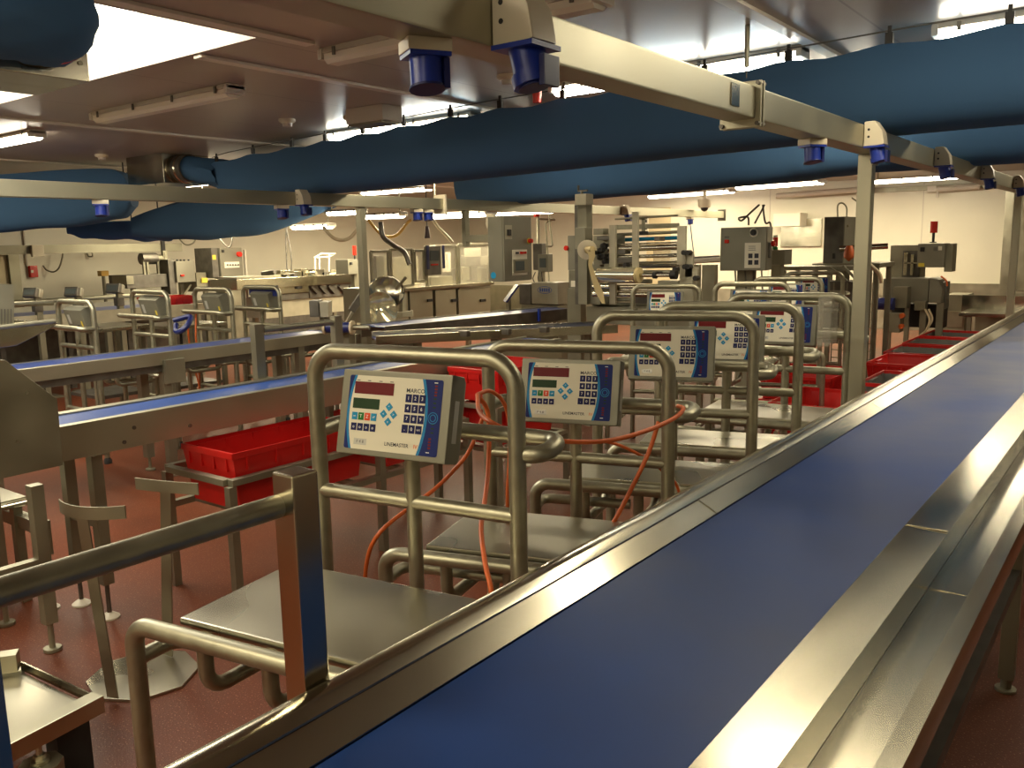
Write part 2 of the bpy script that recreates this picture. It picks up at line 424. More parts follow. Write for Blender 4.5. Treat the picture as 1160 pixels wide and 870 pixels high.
for o_ in list(bpy.data.objects):
    if o_.type == 'EMPTY' and o_.get('group') in (GL, 'low hung strip lights over the left machines') and o_.location.y > 9: o_.scale = (1, 1.7, 1.0)  # far fittings widened, their bloom is put into the shape
t = thing('exit_box', 'small grey box light on ceiling above the big duct', 'light box', az(423, 122, ZC))
p = az(423, 122, ZC)
m = MB('fixture_body'); m.boxm((p.x-.19, p.y-.1, ZC-.11), (p.x+.19, p.y+.1, ZC)); obj('housing', m, t, .008)
m = MB('dull_steel'); m.boxm((p.x-.17, p.y-.09, ZC-.125), (p.x+.17, p.y+.09, ZC-.11)); obj('cover', m, t)
m = MB('black'); m.tube([(p.x-.2, p.y, ZC-.05), (p.x-.26, p.y, ZC-.09), (p.x-.22, p.y-.05, ZC-.12)], .006, .02, 8); obj('cable', m, t)
for q, lb in (((325, 135), 'round smoke detector on ceiling left of the big duct top edge'), ((115, 175), 'round ceiling detector near the left lit strip light'), ((575, 85), 'clear round ceiling detector right of the blue sockets'), ((398, 132), 'small round detector just above the big duct edge')):
    p = az(*q, ZC); t = thing('smoke_detector', lb, 'smoke detector', p)
    obj('base', MB('cream_plastic').lathe([(.065, 0), (.065, -.018), (.05, -.03)], p, 18), t)
    obj('sensor', MB('fixture_body').lathe([(.04, -.03), (.034, -.055), (.01, -.06)], p, 18), t)
p = az(847, 28, ZC); t = thing('threaded_rod', 'short threaded hanging rod under ceiling above near beam', 'hanging rod', p)
obj('rod', MB('dull_steel').cyl(p, p-Vector((0, 0, .19)), .012), t); obj('wire', MB('dark_steel').cyl(p-Vector((0, 0, .19)), p-Vector((0, 0, .24)), .003, 6), t)
p = az(608, 92, ZC)
t = thing('hanging_socket', 'red hanging socket under ceiling beside the near beam', 'socket', p)
obj('cable', MB('cable_cream').cyl(p, p-Vector((0, 0, .05)), .008, 8), t); obj('plug', MB('red_light').cyl(p-Vector((0, 0, .05)), p-Vector((0, 0, .13)), .032, 14, .026), t)
p = ad(798, 233, 13.5); p.z = min(p.z, 2.3); t = thing('dome_camera', 'small dome camera on far ceiling left of grey cabinet', 'camera', p)
obj('housing', MB('cream_plastic').lathe([(.10, .10), (.10, 0), (.085, -.03)], p, 16), t); obj('lens', MB('black').lathe([(.06, -.03), (.05, -.07), (.01, -.09)], p, 14), t); obj('stem', MB('cream_plastic').cyl(p+Vector((0, 0, .10)), (p.x, p.y, ZC), .03, 10), t)

# ================================================================== FABRIC AIR DUCTS
def duct(name, label, path, n=14, closed=True, folds=.0, seed=0):
    """path: (x, y, ztop, halfwidth, height); half-round fabric sock hanging from its top edges"""
    rnd = random.Random(seed)
    m = MB('duct_fabric'); vs = []; N = len(path)
    for i, (x, y, zt, hw, ht) in enumerate(path):
        a = path[max(i-1, 0)]; b = path[min(i+1, N-1)]
        d = Vector((b[0]-a[0], b[1]-a[1], 0)).normalized(); sd = Vector((-d.y, d.x, 0))
        for k_ in range(n+1):
            th = pi*k_/n; u = math.copysign(abs(cos(th))**.55, cos(th)); v = sin(th)**.62
            rr = 1+folds*.10*sin(i*.55+k_*.35+seed)*sin(i*.23+seed*2)
            vs.append(Vector((x, y, zt))+sd*(hw*u*rr)+Vector((0, 0, -ht*v*rr)))
        for k_ in (1, 2, 3): vs.append(Vector((x, y, zt))+sd*(-hw+hw*2*k_/4)+Vector((0, 0, .012)))
    M_ = n+4; fs = []
    for i in range(N-1):
        for k_ in range(M_): fs.append((i*M_+k_, i*M_+(k_+1) % M_, (i+1)*M_+(k_+1) % M_, (i+1)*M_+k_))
    if closed: fs += [tuple(range(M_)), tuple(range((N-1)*M_, N*M_))]
    m.add(vs, fs)
    t = thing('fabric_duct', label, 'air duct', (path[0][0], path[0][1], 0))
    obj('sock', m, t); return t
def spline(keys, n):
    """keys: tuples; Catmull-Rom resample"""
    ks = [np.array(k_, float) for k_ in keys]; ks = [2*ks[0]-ks[1]]+ks+[2*ks[-1]-ks[-2]]; out = []
    S = len(ks)-3
    for i in range(n+1):
        s_ = min(i/n*S, S-1e-6); j = int(s_); f = s_-j; a, b, c_, d = ks[j:j+4]
        out.append(tuple(.5*((2*b)+(-a+c_)*f+(2*a-5*b+4*c_-d)*f*f+(-a+3*b-3*c_+d)*f**3)))
    return out
def clips(t, pts, s_=.03):
    for p in pts:
        p = Vector(p); m = MB('black')
        m.box(p+Vector((0, 0, .010)), (.035, .02, .05)); m.box(p+Vector((0, 0, .045)), (.016, .012, .04))
        obj('clip', m, t)
HW = .30
def off(path): return [(x, y+HW, z, HW, h) for x, y, z, h in path]
keys = [(-7.85, 5.36, 2.48, .30), (-7.4, 5.28, 2.50, .39), (-5.65, 5.02, 2.50, .41), (-4.0, 4.74, 2.50, .41), (-3.0, 4.66, 2.50, .40), (-1.8, 4.54, 2.50, .39), (-.6, 4.42, 2.50, .39), (1.2, 4.36, 2.5, .39)]
pp = spline(keys, 90)
clipx = [-7.75, -7.0, -6.3, -5.75, -5.2, -4.65, -4.1, -3.62, -3.1, -2.6, -2.1, -1.62, -1.12, -.62]
sag = []
for x, y, z, h in pp:
    dmin = min(abs(x-c_) for c_ in clipx)
    sag.append((x, y, z-.025*min(1, dmin/.25), h-.025*min(1, dmin/.25)))
t = duct('d', 'big dark blue fabric duct running across behind the near beam, from steel collar box', off(sag), folds=.035, seed=3)
cp = []
for cx_ in clipx:
    q = min(pp, key=lambda a: abs(a[0]-cx_)); cp.append((cx_, q[1], q[2]+.012))
clips(t, cp)
wr = MB('dark_steel'); wr.tube([(x, y, z+.055) for x, y, z, h in pp[::6]], .004, n=6); obj('support_wire', wr, t)
# gathered neck of the duct going into its collar
bx = az(217, 190, 2.32)
CB = ad(213, 190, 9.6)
nk = MB('duct_fabric'); s0 = Vector((-7.80, 5.60, 2.36)); s1 = Vector((-8.16, 5.30, 2.445))
rings = [(s0, .29, .14), (s0.lerp(s1, .35), .20, .15), (s0.lerp(s1, .7), .15, .135), (s1, .125, .125)]
vs = []; n = 24
for i, (c_, ry, rz_) in enumerate(rings):
    for k_ in range(n):
        th = 2*pi*k_/n; f = 1+.08*sin(th*7)*(1-i/3)
        vs.append(c_+Vector((0, ry*cos(th)*f, rz_*sin(th)*f)))
nk.add(vs, [(i*n+k_, i*n+(k_+1) % n, (i+1)*n+(k_+1) % n, (i+1)*n+k_) for i in range(3) for k_ in range(n)])
obj('gathered_neck', nk, t)
t = thing('duct_box', 'square steel duct box on ceiling with round collar feeding the big duct', 'duct box', (-8.7, 5.4, 2.3))
obj('box', MB('sheet_steel').boxm((-9.0, 5.08, 2.30), (-8.3, 5.62, ZC-.001)), t, .006)
obj('collar', MB('dark_steel').lathe([(.14, 0), (.14, .16), (.128, .165), (.128, .02)], (-8.3, 5.29, 2.445), 26, 'x'), t)
obj('clamp_ring', MB('sheet_steel').lathe([(.143, .06), (.150, .07), (.143, .085)], (-8.3, 5.29, 2.445), 26, 'x'), t)

keys = [(-7.0, 8.5, 2.48, .42), (-6.4, 8.35, 2.48, .42), (-5.1, 8.0, 2.48, .42), (-3.95, 7.7, 2.48, .42), (-2.5, 7.05, 2.48, .42), (-2.1, 6.85, 2.48, .42), (-1.66, 6.62, 2.48, .42), (-.83, 6.62, 2.48, .42), (1.5, 6.6, 2.48, .42)]
t0_ = None
t = duct('d', 'lighter blue fabric duct running behind and below the big one', [(x, y, z, .30, h) for x, y, z, h in spline(keys, 60)], folds=.12, seed=5)
clips(t, [(x, 6.4, 2.49) for x in (-1.9, -1.3, -.7)])

def duct_px(label, pts, rad, seed, folds=.3):
    """sock through points (px, py of its centre, distance, half height)"""
    ks = []
    for px, py, d, r in pts: p = ad(px, py, d); ks.append((p.x, p.y, p.z+r, r))
    return duct('d', label, [(x, y, z, rad, r*2) for x, y, z, r in spline(ks, 30)], folds=folds, seed=seed)
_dp = duct_px
def duct_px(label, pts, rad, seed, folds=.3):
    t = _dp(label, pts, rad, seed, folds)
    for i in (1, len(pts)-2):
        px, py, d, r = pts[i]; p = ad(px, py, d); obj('hanger', MB('black').cyl((p.x, p.y, p.z+r-.01), (p.x, p.y, ZC), .008, 6), t)
    return t
duct_px('lighter blue fabric duct end at the left edge, under the low beam', [(-90, 238, 9.2, .31), (0, 232, 9.4, .30), (60, 227, 9.6, .30), (120, 222, 9.7, .28), (142, 221, 9.73, .24), (152, 222, 9.75, .12)], .26, 7)
duct_px('dark blue sagging fabric duct left, nearer the beam support post', [(150, 258, 10.3, .10), (180, 254, 10.4, .18), (215, 250, 10.6, .24), (255, 248, 10.9, .24), (310, 243, 11.3, .21), (375, 229, 11.9, .08)], .24, 9)
duct_px('pale blue gathered fabric duct end hanging lowest at left', [(76, 262, 10.7, .03), (100, 262, 10.8, .09), (150, 262, 11.0, .12), (190, 262, 11.3, .12)], .22, 11, .9)
# near duct and its box, top left
t = thing('duct_box', 'large steel duct box at top left corner against bright roof light', 'duct box', (-3.4, 1.65, 2.2))
q0 = az(102, 93, 2.2); q1 = az(47, 109, 2.2)
X1, Y0 = q0.x, q0.y
obj('box', MB('sheet_steel').boxm((q1.x, Y0-.85, 2.2), (X1, Y0, ZC-.002)), t, .004)
m = MB('dull_steel')
for yy in (Y0-.03, Y0-.35): m.cyl((X1, yy, 2.26), (X1+.006, yy, 2.26), .008, 8)
obj('rivets', m, t)
cc = Vector((X1, ax(38, 8, X1).y, ax(38, 8, X1).z-.02))
RC = .165
cc.z = min(cc.z, ZC-RC-.01)
obj('collar', MB('dull_steel').lathe([(RC-.005, 0), (RC-.005, .10), (RC-.02, .10), (RC-.02, 0)], cc, 30, 'x'), t)
obj('clamp_ring', MB('sheet_steel').lathe([(RC, .05), (RC+.008, .06), (RC+.008, .075), (RC, .085)], cc, 30, 'x'), t)
pth = [cc+Vector(v) for v in ((.03, 0, 0), (.07, -.02, 0), (.09, -.09, 0), (.09, -.22, 0), (.08, -.5, 0), (.06, -1.2, 0))]
pth = [Vector(p) for p in spline([tuple(p) for p in pth], 24)]
m = MB('duct_fabric'); vs = []; n = 36
for i, c_ in enumerate(pth):
    d = (pth[min(i+1, 24)]-pth[max(i-1, 0)]).normalized(); sd = Vector((0, 0, 1)).cross(d).normalized(); up = d.cross(sd)
    for k_ in range(n):
        th = 2*pi*k_/n; vs.append(c_+(sd*cos(th)+up*sin(th))*(RC+.012+.005*sin(th*9+i*.9)))
m.add(vs, [(i*n+k_, i*n+(k_+1) % n, (i+1)*n+(k_+1) % n, (i+1)*n+k_) for i in range(24) for k_ in range(n)]+[tuple(range(24*n, 25*n))])
t2 = thing('fabric_duct', 'round dark blue fabric duct at top left corner, on the near steel box', 'air duct', cc)
obj('sock', m, t2)

# ================================================================== SERVICE BEAMS, POSTS, SOCKETS
ZB, HB = 1.98, .10
def socket(p, rz, label, style=0, sc=1):
    """industrial socket: cream angled back box with blue hinged cap; or a bare blue socket under the beam"""
    t = thing('blue_socket', label, 'power socket', p, rz, 'power sockets on the overhead beams')
    def L(m): m.local = True; return m
    T = Matrix.Scale(sc, 4)
    if style == 0:
        m = L(MB('cream_plastic'))
        m.prism([(0, .055), (.045, .055), (.075, .01), (.085, -.045), (0, -.055)], lambda u, v, w_: T @ Vector((w_, -u, v)), -.036, .036)
        obj('back_box', m, t, .006)
        for a_, b_ in (((-.014, -.03, .0561), (-.014, -.03, .052)), ((-.037, -.02, .02), (-.034, -.02, .02)), ((-.037, -.02, -.01), (-.034, -.02, -.01))):
            obj('screw', L(MB('black')).cyl(T @ Vector(a_), T @ Vector(b_), .0055, 8), t)
        m = L(MB('blue_plastic')); a = T @ Vector((0, -.045, -.050)); d = Vector((0, -.25, -1)).normalized()
        m.box(a+Vector((0, 0, -.002)), (.085*sc, .085*sc, .008*sc)); m.cyl(a, a+d*.055*sc, .031*sc, 18); m.cyl(a+d*.045*sc, a+d*.066*sc, .036*sc, 10); obj('socket_body', m, t)
        m = L(MB('navy_plastic')); m.box(a+d*.045*sc+Vector((0, -.036*sc, 0)), (.045*sc, .012*sc, .05*sc)); m.cyl(a+d*.066*sc, a+d*.070*sc, .028*sc, 16); obj('hinged_cap', m, t, .002)
    else:
        m = L(MB('cream_plastic')); m.box((0, 0, -.012*sc), (.085*sc, .07*sc, .024*sc)); obj('back_box', m, t, .003)
        m = L(MB('blue_plastic')); m.box((0, 0, -.028*sc), (.08*sc, .07*sc, .008*sc)); m.cyl((0, 0, -.024*sc), (0, -.004, -.085*sc), .031*sc, 18); obj('socket_body', m, t)
        m = L(MB('navy_plastic')); m.box((.034*sc, 0, -.060*sc), (.012*sc, .05*sc, .055*sc)); m.cyl((0, -.004, -.085*sc), (0, -.005, -.09*sc), .035*sc, 16); obj('hinged_cap', m, t, .002)
    return t
# near beam, running away over the weighing stations
t = thing('service_beam', 'near square steel overhead beam crossing the picture top', 'overhead beam', (-1.14, 4, 0))
BX = -1.08
obj('beam', MB('beam_steel').boxm((BX-.10, -.6, ZB), (BX, 11.5, ZB+HB)), t, .008)
def yb(px): return ax(px, 100, BX).y
m = MB('beam_steel'); y_ = ay  # bolted joint plates
yj = ax(858, 120, BX).y
for dy in (-.012, .012): m.boxm((BX-.12, yj+dy-.005, ZB-.025), (BX+.018, yj+dy+.005, ZB+HB+.018))
obj('flange_plate', m, t, .003)
m = MB('dark_steel')
for xx in (BX-.11, BX+.010):
    for zz in (ZB-.015, ZB+HB+.009): m.cyl((xx, yj-.03, zz), (xx, yj+.03, zz), .007, 8)
obj('bolts', m, t)
yy = ax(832, 110, BX).y; obj('label_plate', MB('sheet_steel').boxm((BX+.0005, yy-.03, ZB+.02), (BX+.004, yy+.03, ZB+HB-.015)), t)
Y2 = ax(996, 250, BX).y
t = thing('support_post', 'square steel post holding the near beam, beside red crates', 'support post', (BX-.035, Y2, 0))
obj('post', MB('beam_steel').boxm((BX-.10, Y2-.03, .02), (BX-.035, Y2+.035, ZB)), t, .006)
m = MB('beam_steel').boxm((BX-.034, Y2-.035, ZB-.05), (BX-.028, Y2+.040, ZB)); obj('bracket', m, t)
obj('foot_plate', MB('steel').boxm((BX-.14, Y2-.08, 0), (BX+.01, Y2+.08, .02)), t)
t = thing('support_post', 'square steel post under far end of the near beam at right edge', 'support post', (BX-.035, 7.2, 0))
Y3 = ax(1161, 250, BX).y
t.location.y = Y3
m = MB('beam_steel').boxm((BX-.10, Y3-.03, .02), (BX-.035, Y3+.035, ZB)); obj('post', m, t, .006)
sp = [((571, 25), 0, 'largest cream and blue socket on near beam, at picture top', 1.15), ((981, 150), 0, 'cream and blue socket on near beam, just left of the near support post', 1), ((1060, 174), 0, 'cream and blue socket on near beam, first right of the near support post', 1), ((1112, 190), 0, 'cream and blue socket on near beam, second right of the near support post', 1), ((1149, 199), 0, 'cream and blue socket on near beam at right edge', 1)]
for q, st, lb, sc in sp:
    p = ax(*q, BX); socket((BX+.001, p.y, ZB+.055), Rd(90), lb, 0, sc)
for q, lb in (((509, 66), 'bare blue socket under near beam, left of the largest one'), ((939, 168), 'dark blue socket hanging on far side of near beam by the support post')):
    p = az(*q, ZB-.04); socket((BX-.05 if q[0] > 800 else BX-.06, p.y, ZB), Rd(60), lb, 1)
# second beam
B2 = -6.0
t = thing('service_beam', 'long low steel overhead beam from left edge to wrapping machine', 'overhead beam', (B2, 6, 0))
ye = ax(820, 245, B2).y
obj('beam', MB('beam_steel').boxm((B2-.10, .5, ZB-.01), (B2, ye, ZB+HB)), t, .006)
yj = ax(503, 235, B2).y; m = MB('cream_plastic').boxm((B2-.13, yj-.012, ZB-.05), (B2+.03, yj+.012, ZB+HB+.04)); obj('flange_plate', m, t, .003)
m = MB('dark_steel').boxm((B2-.11, ye, ZB-.06), (B2+.03, ye+.012, ZB+HB+.03)); obj('end_plate', m, t)
Y1 = ax(416, 300, B2).y
t = thing('support_post', 'slim steel post under the low beam, behind nearest weighing frame', 'support post', (B2-.035, Y1, 0))
obj('post', MB('beam_steel').boxm((B2-.09, Y1-.035, .02), (B2-.02, Y1+.03, ZB-.01)), t, .006)
obj('foot_plate', MB('steel').boxm((B2-.13, Y1-.08, 0), (B2+.02, Y1+.07, .02)), t)
for q, st, rz, lb in (((339, 222), 0, 90, 'cream and blue socket on the low beam, left of its post'), ((118, 229), 1, 60, 'small blue socket under the low beam near left edge'), ((323, 232), 1, 70, 'small blue socket behind the low beam beside a cream one'),
                  ((476, 240), 1, 70, 'blue socket under low beam, right of its post'), ((488, 240), 1, 70, 'blue socket under low beam, nearest the cream joint plate'), ((706, 245), 0, 90, 'blue socket on the low beam above wrapping rollers'), ((785, 252), 1, 90, 'blue socket under far end of the low beam with cable')):
    p = ax(*q, B2)
    socket((B2+.001 if st == 0 else B2-.05, p.y, ZB+.05 if st == 0 else ZB-.012), Rd(rz), lb, st, 1.25)
p = ax(785, 252, B2); q = ad(790, 340, p.length)
tag(obj('hanging_cable', MB('navy_plastic').tube([(B2-.05, p.y, ZB-.1), (B2-.02, p.y+.05, 1.5), (B2, p.y+.15, 1.1)], .008, .2, 8)), 'thin dark blue cable hanging from far end of low beam', 'cable')
# wall rail far left
t = thing('service_beam', 'thin dark rail along the far left wall with small cream socket', 'overhead beam', (-12.4, 6, 0))
m = MB('dull_steel').boxm((-12.45, 2.5, 1.60), (-12.37, ax(205, 278, -12.4).y, 1.72)); obj('beam', m, t, .004)
p = ax(40, 286, -12.4); m = MB('cream_plastic').box((-12.34, p.y, 1.64), (.06, .16, .16)); obj('socket', m, t, .01)
p = ax(183, 280, -12.4); obj('joint_plate', MB('black').box((-12.36, p.y, 1.66), (.03, .06, .2)), t)

# ================================================================== NEAR BLUE CONVEYOR
CY0, CY1 = -1.6, 10.5
t = thing('belt_conveyor', 'nearest wide blue belt conveyor with polished steel side rails', 'conveyor', (-.55, 4, 0))
def ext(m, poly, y0, y1): return m.prism(poly, lambda u, v, w_: (u, w_, v), y0, y1)
ZT = .94   # running height of the belt
obj('belt', ext(MB('belt'), [(-.822, ZT), (-.432, ZT), (-.432, ZT-.006), (-.822, ZT-.006)], CY0, CY1), t)
m = MB('steel'); ext(m, [(-.815, ZT-.008), (-.44, ZT-.008), (-.44, ZT-.03), (-.815, ZT-.03)], CY0, CY1); obj('belt_bed', m, t)
m = MB('sheet_steel')
ext(m, [(-.925, .97), (-.918, .984), (-.905, .988), (-.885, .984), (-.872, .972), (-.872, .80), (-.925, .80)], CY0, CY1)
obj('side_rail', m, t, 0)
# guide strip beside the belt, folded sheet, with weld seams
m = MB('sheet_steel')
ext(m, [(-.871, .968), (-.824, ZT+.003), (-.824, ZT-.01), (-.871, ZT-.01)], CY0, CY1)
for yy in (1.9, 3.45, 6.2): m.add([(-.870, yy, .9705), (-.824, yy, ZT+.0055), (-.824, yy+.008, ZT+.0055), (-.870, yy+.008, .9705)], [(0, 1, 2, 3)])
obj('guide_strip', m, t)
m = MB('sheet_steel')
ext(m, [(-.428, ZT+.006), (-.338, ZT+.004), (-.338, ZT-.062), (-.345, ZT-.062), (-.345, ZT-.004), (-.428, ZT-.004)], CY0, CY1)
m.box((-.383, 2.05, ZT+.0065), (.088, .006, .003))
obj('guard_strip', m, t, .0012)
m = MB('sheet_steel')
ext(m, [(-.3375, ZT-.062), (-.262, ZT-.060), (-.262, ZT-.066), (-.3375, ZT-.068)], CY0, CY1)
m.box((-.30, 1.86, ZT-.0605), (.072, .005, .002))
obj('gutter', m, t)
m = MB('sheet_steel')
ext(m, [(-.2615, ZT-.060), (-.255, ZT-.035), (-.222, ZT-.030), (-.217, ZT-.042), (-.217, ZT-.075), (-.2615, ZT-.075)], CY0, CY1)
obj('lip', m, t)
m = MB('dark_steel')
for yy in (.965, .995): obj('screw', MB('dark_steel').cyl((-.238, yy, ZT-.034), (-.238, yy, ZT-.030), .006, 12), t)
m = MB('dull_steel'); ext(m, [(-.86, .80), (-.28, .80), (-.28, .86), (-.35, .87), (-.80, .87), (-.86, .86)], CY0, CY1); obj('drip_pan', m, t)
for yy in (-.9, 1.2, 3.3, 5.4, 7.5, 9.6):
    for xx in (-.86, -.33):
        m = MB('dull_steel').boxm((xx-.025, yy-.025, .05), (xx+.025, yy+.025, .80)); m.cyl((xx, yy, 0), (xx, yy, .05), .018, 10); m.cyl((xx, yy, 0), (xx, yy, .012), .035, 14)
        obj('leg', m, t, .003)
    obj('cross_brace', MB('dull_steel').boxm((-.835, yy-.02, .30), (-.355, yy+.02, .34)), t)
obj('lower_rail', MB('dark_steel').boxm((-.35, CY0, .42), (-.31, CY1, .46)), t)
# guard posts and rail on the left side
GX = -.945
def gpost(x, y, z0, z1, w_=.045):
    return MB('sheet_steel').boxm((x-w_/2, y-w_/2, z0), (x+w_/2, y+w_/2, z1))
ga = ax(327, 533, GX)
obj('guard_post', gpost(GX, ga.y+.01, .86, 1.295), t, .004)
gb = ax(-6, 600, GX)
obj('guard_post', gpost(GX, .315, .86, 1.325), t, .004)
obj('guard_rail', MB('tube_steel').tube([(GX-.012, -.9, 1.247), (GX-.012, ga.y-.012, 1.247)], .0165, n=18), t)

# ================================================================== WEIGHING STATIONS
def indicator_map(T):
    """T maps local case coordinates (u across, d depth towards back, v up) to station coordinates"""
    return lambda u, v, d=0: T @ Vector((u, d, v))
GW = 'weighing stations along the near conveyor'
def station(keys_=True):
    t = thing('weighing_station', '', 'weighing station')
    def L(m_='tube_steel'): m = MB(m_); m.local = True; return m
    R_ = .021
    obj('frame_tube', L().tube([(-.295, 0, .05), (-.295, 0, 1.339), (.295, 0, 1.339), (.295, 0, .05)], R_, .075, 18, 9), t)
    obj('crossbar', L().tube([(-.295, 0, .965), (.295, 0, .965)], R_*.9, n=16), t)
    obj('lower_crossbar', L().tube([(-.295, 0, .42), (.295, 0, .42)], R_*.9, n=12), t)
    obj('centre_post', L().tube([(0, 0, .42), (0, 0, 1.13)], R_*.92, n=16), t)
    obj('rear_guard', L().tube([(.295, .01, 1.115), (.355, .012, 1.118), (.368, .095, 1.135), (.29, .105, 1.135), (-.22, .105, 1.135), (-.295, .10, 1.13), (-.295, .0, 1.125)], R_, .042, 16, 6), t)
    obj('base_rail', L().tube([(-.30, -.50, .30), (-.30, .0, .30)], R_*.9, n=12), t)
    obj('base_rail', L().tube([(.30, -.50, .30), (.30, .0, .30)], R_*.9, n=12), t)
    m = L().tube([(-.42, -.515, .02), (-.42, -.515, .775), (.36, -.515, .775), (.36, -.515, .02)], R_, .05, 18, 7); obj('front_guard', m, t)
    m = L().tube([(-.42, -.515, .69), (-.42, -.40, .69), (-.10, -.40, .69)], R_*.85, .04, 14, 5); obj('stub_rail', m, t)
    for xx in (-.25, -.06):
        obj('platform_bracket', L().tube([(xx, -.47, .765), (xx, -.47, .63), (xx+.02, -.16, .63), (xx+.02, -.16, .765)], R_*.85, .05, 12, 5), t)
    m = L('plate_steel').boxm((-.305, -.485, .782), (.265, -.12, .80)); m.boxm((-.29, -.47, .764), (.25, -.13, .782)); obj('weigh_platform', m, t, .006)
    for xx in (-.295, .295):
        m = L('black_rubber').lathe([(.03, 0), (.03, .03), (.018, .05)], (xx, 0, 0), 12); obj('foot', m, t)
    # indicator
    T = Matrix.Translation((.0, -.075, 1.203)) @ Matrix.Rotation(Rd(-14), 4, 'X')
    F = lambda u, v, d=0: T @ Vector((u, d, v))
    m = L('case_grey'); W2, H2 = .158, .104
    m.add([F(a*W2, b*H2, d) for d in (.0, .055) for a, b in ((-1,-1),(1,-1),(1,1),(-1,1))]+[F(a*(W2-.012), b*(H2-.012), .085) for a, b in ((-1,-1),(1,-1),(1,1),(-1,1))],
          [(0,1,2,3),(4,0,3,7),(1,5,6,2),(3,2,6,7),(0,4,5,1),(8,4,7,11),(5,9,10,6),(7,6,10,11),(4,8,9,5),(8,11,10,9)])
    ind = obj('indicator', m, t, .004)
    m = L('dark_steel').add([F(-.04+a*.08, -.085+b*.05, .075+c*.02) for c in (0, 1) for a, b in ((0,0),(1,0),(1,1),(0,1))], [(0,1,2,3),(4,5,6,7),(0,1,5,4),(2,3,7,6),(1,2,6,5),(0,3,7,4)]); obj('mounting_bracket', m, ind)
    m = L('yellow_label').add([F(W2+.0008, v, d) for v, d in ((-.055,.02),(-.055,.04),(.045,.04),(.045,.02))], [(0,1,2,3)])
    m.mats[0] = 'silver_sticker'; obj('serial_sticker', m, ind)
    m = L('yellow_label').add([F(u, v, .0858) for u, v in ((-.11,-.05),(-.085,-.05),(-.085,0),(-.11,0))], [(0,1,2,3)]); obj('yellow_sticker', m, ind)
    m = L('silver_sticker').add([F(u, v, .0858) for u, v in ((.07,-.03),(.11,-.03),(.11,.05),(.07,.05))], [(0,1,2,3)]); obj('rear_plate', m, ind)
    if not keys_: return t
    LW, LH = .270, .180           # fascia
    def G(s_, v_, d=-.0006): return F((s_-.5)*LW, (.5-v_)*LH, d)
    def quad(m, s0, v0, s1, v1, d): m.add([G(s0, v1, d), G(s1, v1, d), G(s1, v0, d), G(s0, v0, d)], [(0, 1, 2, 3)])
    m = L('fascia_blue'); rc = []
    for cx_, cy_, a0 in ((.02, .03, 180), (.98, .03, 270), (.98, .97, 0), (.02, .97, 90)):
        for k_ in range(4):
            a = Rd(a0+k_*30); rc.append(G(cx_+.02*cos(a), cy_+.03*sin(a), -.0008))
    m.add(rc, [tuple(range(len(rc)))])
    def arc(m, off, d, xl0=.075, xr0=.825):
        pts = []
        for k_ in range(13):
            v_ = k_/12; bow = (1-(2*v_-1)**2)
            pts.append((xl0-off-.055*bow+.01, v_))
        pr_ = []
        for k_ in range(13):
            v_ = 1-k_/12; bow = (1-(2*v_-1)**2); pr_.append((xr0+off+.055*bow-.04, v_))
        P = [G(min(max(s_, 0.0), 1), v_, d) for s_, v_ in pts+pr_]; n_ = len(pts)
        m.add(P, [(i, i+1, len(P)-2-i, len(P)-1-i) for i in range(n_-1)])
    m.use('fascia_light_blue'); arc(m, .028, -.0011)
    m.use('fascia_cream'); arc(m, 0, -.0014)
    # bar graph strip on the blue side
    m.use('display_green')
    for k_ in range(9): quad(m, .915, .24+k_*.055, .945, .26+k_*.055, -.0011) if not 3 <= k_ <= 5 else None
    m.use('display_red')
    for k_ in range(4): quad(m, .918, .07+k_*.04, .945, .095+k_*.04, -.0011); quad(m, .90, .76+k_*.04, .927, .785+k_*.04, -.0011)
    m.use('fascia_light_blue')
    for rr in (.052, .032):
        for k_ in range(20):
            a0, a1 = 2*pi*k_/20, 2*pi*(k_+1)/20; q = []
            for a, r_ in ((a0, rr), (a1, rr), (a1, rr-.007), (a0, rr-.007)): q.append(G(.925+r_*cos(a), .5+r_*sin(a)*LW/LH, -.0012))
            m.add(q, [(0, 1, 2, 3)])
    m.use('legend_white'); quad(m, .91, .035, .945, .045, -.0012); quad(m, .885, .945, .92, .955, -.0012)
    obj('fascia', m, ind)
    m = L('display_red'); quad(m, .065, .085, .495, .25, -.002); obj('red_display', m, ind)
    m = L('display_green'); quad(m, .062, .31, .355, .45, -.002); obj('green_display', m, ind)
    fu = lambda u, v: G(u/LW, .5-v/LH, -.0032)
    def fn(u, v): return G(u/LW, -v/LH, -.0019)
    m = L('ink')
    put_text(m, 'MARCO', fn, .725*LW, -.165*LH, .0140, 1.05, .014)
    put_text(m, 'LINEMASTER', fn, .575*LW, -.895*LH, .0125, .98, .012)
    for s_ in (.10, .22, .345, .465): quad(m, s_-.018, .062, s_+.018, .072, -.0019)
    obj('brand_lettering', m, ind); m = L('ink_orange'); put_text(m, 'IV', fn, .775*LW, -.895*LH, .0135, 1.0, .012)
    obj('model_number', m, ind); m = L('silver_sticker'); quad(m, .11, .855, .25, .94, -.0018)
    m.use('ink'); put_text(m, 'F 4 8', fn, .18*LW, -.897*LH, .011, 1.0)
    obj('lower_label', m, ind)
    def key(name, s_, v_, wd, ht, colr, leg, rot=0):
        m = L(colr); cx_, cy_ = s_*LW, v_*LH
        pts = []
        for (a, b) in ((-1, -1), (1, -1), (1, 1), (-1, 1)):
            x_, y_ = a*wd/2, b*ht/2
            if rot: x_, y_ = (x_-y_)*.707, (x_+y_)*.707
            pts.append((cx_+x_, cy_+y_))
        P = [G(x_/LW, y_/LH, d) for d in (-.0015, -.0028) for x_, y_ in pts]
        m.add(P, [(0,1,2,3),(7,6,5,4),(0,4,5,1),(1,5,6,2),(2,6,7,3),(3,7,4,0)])
        m.use('legend_white')
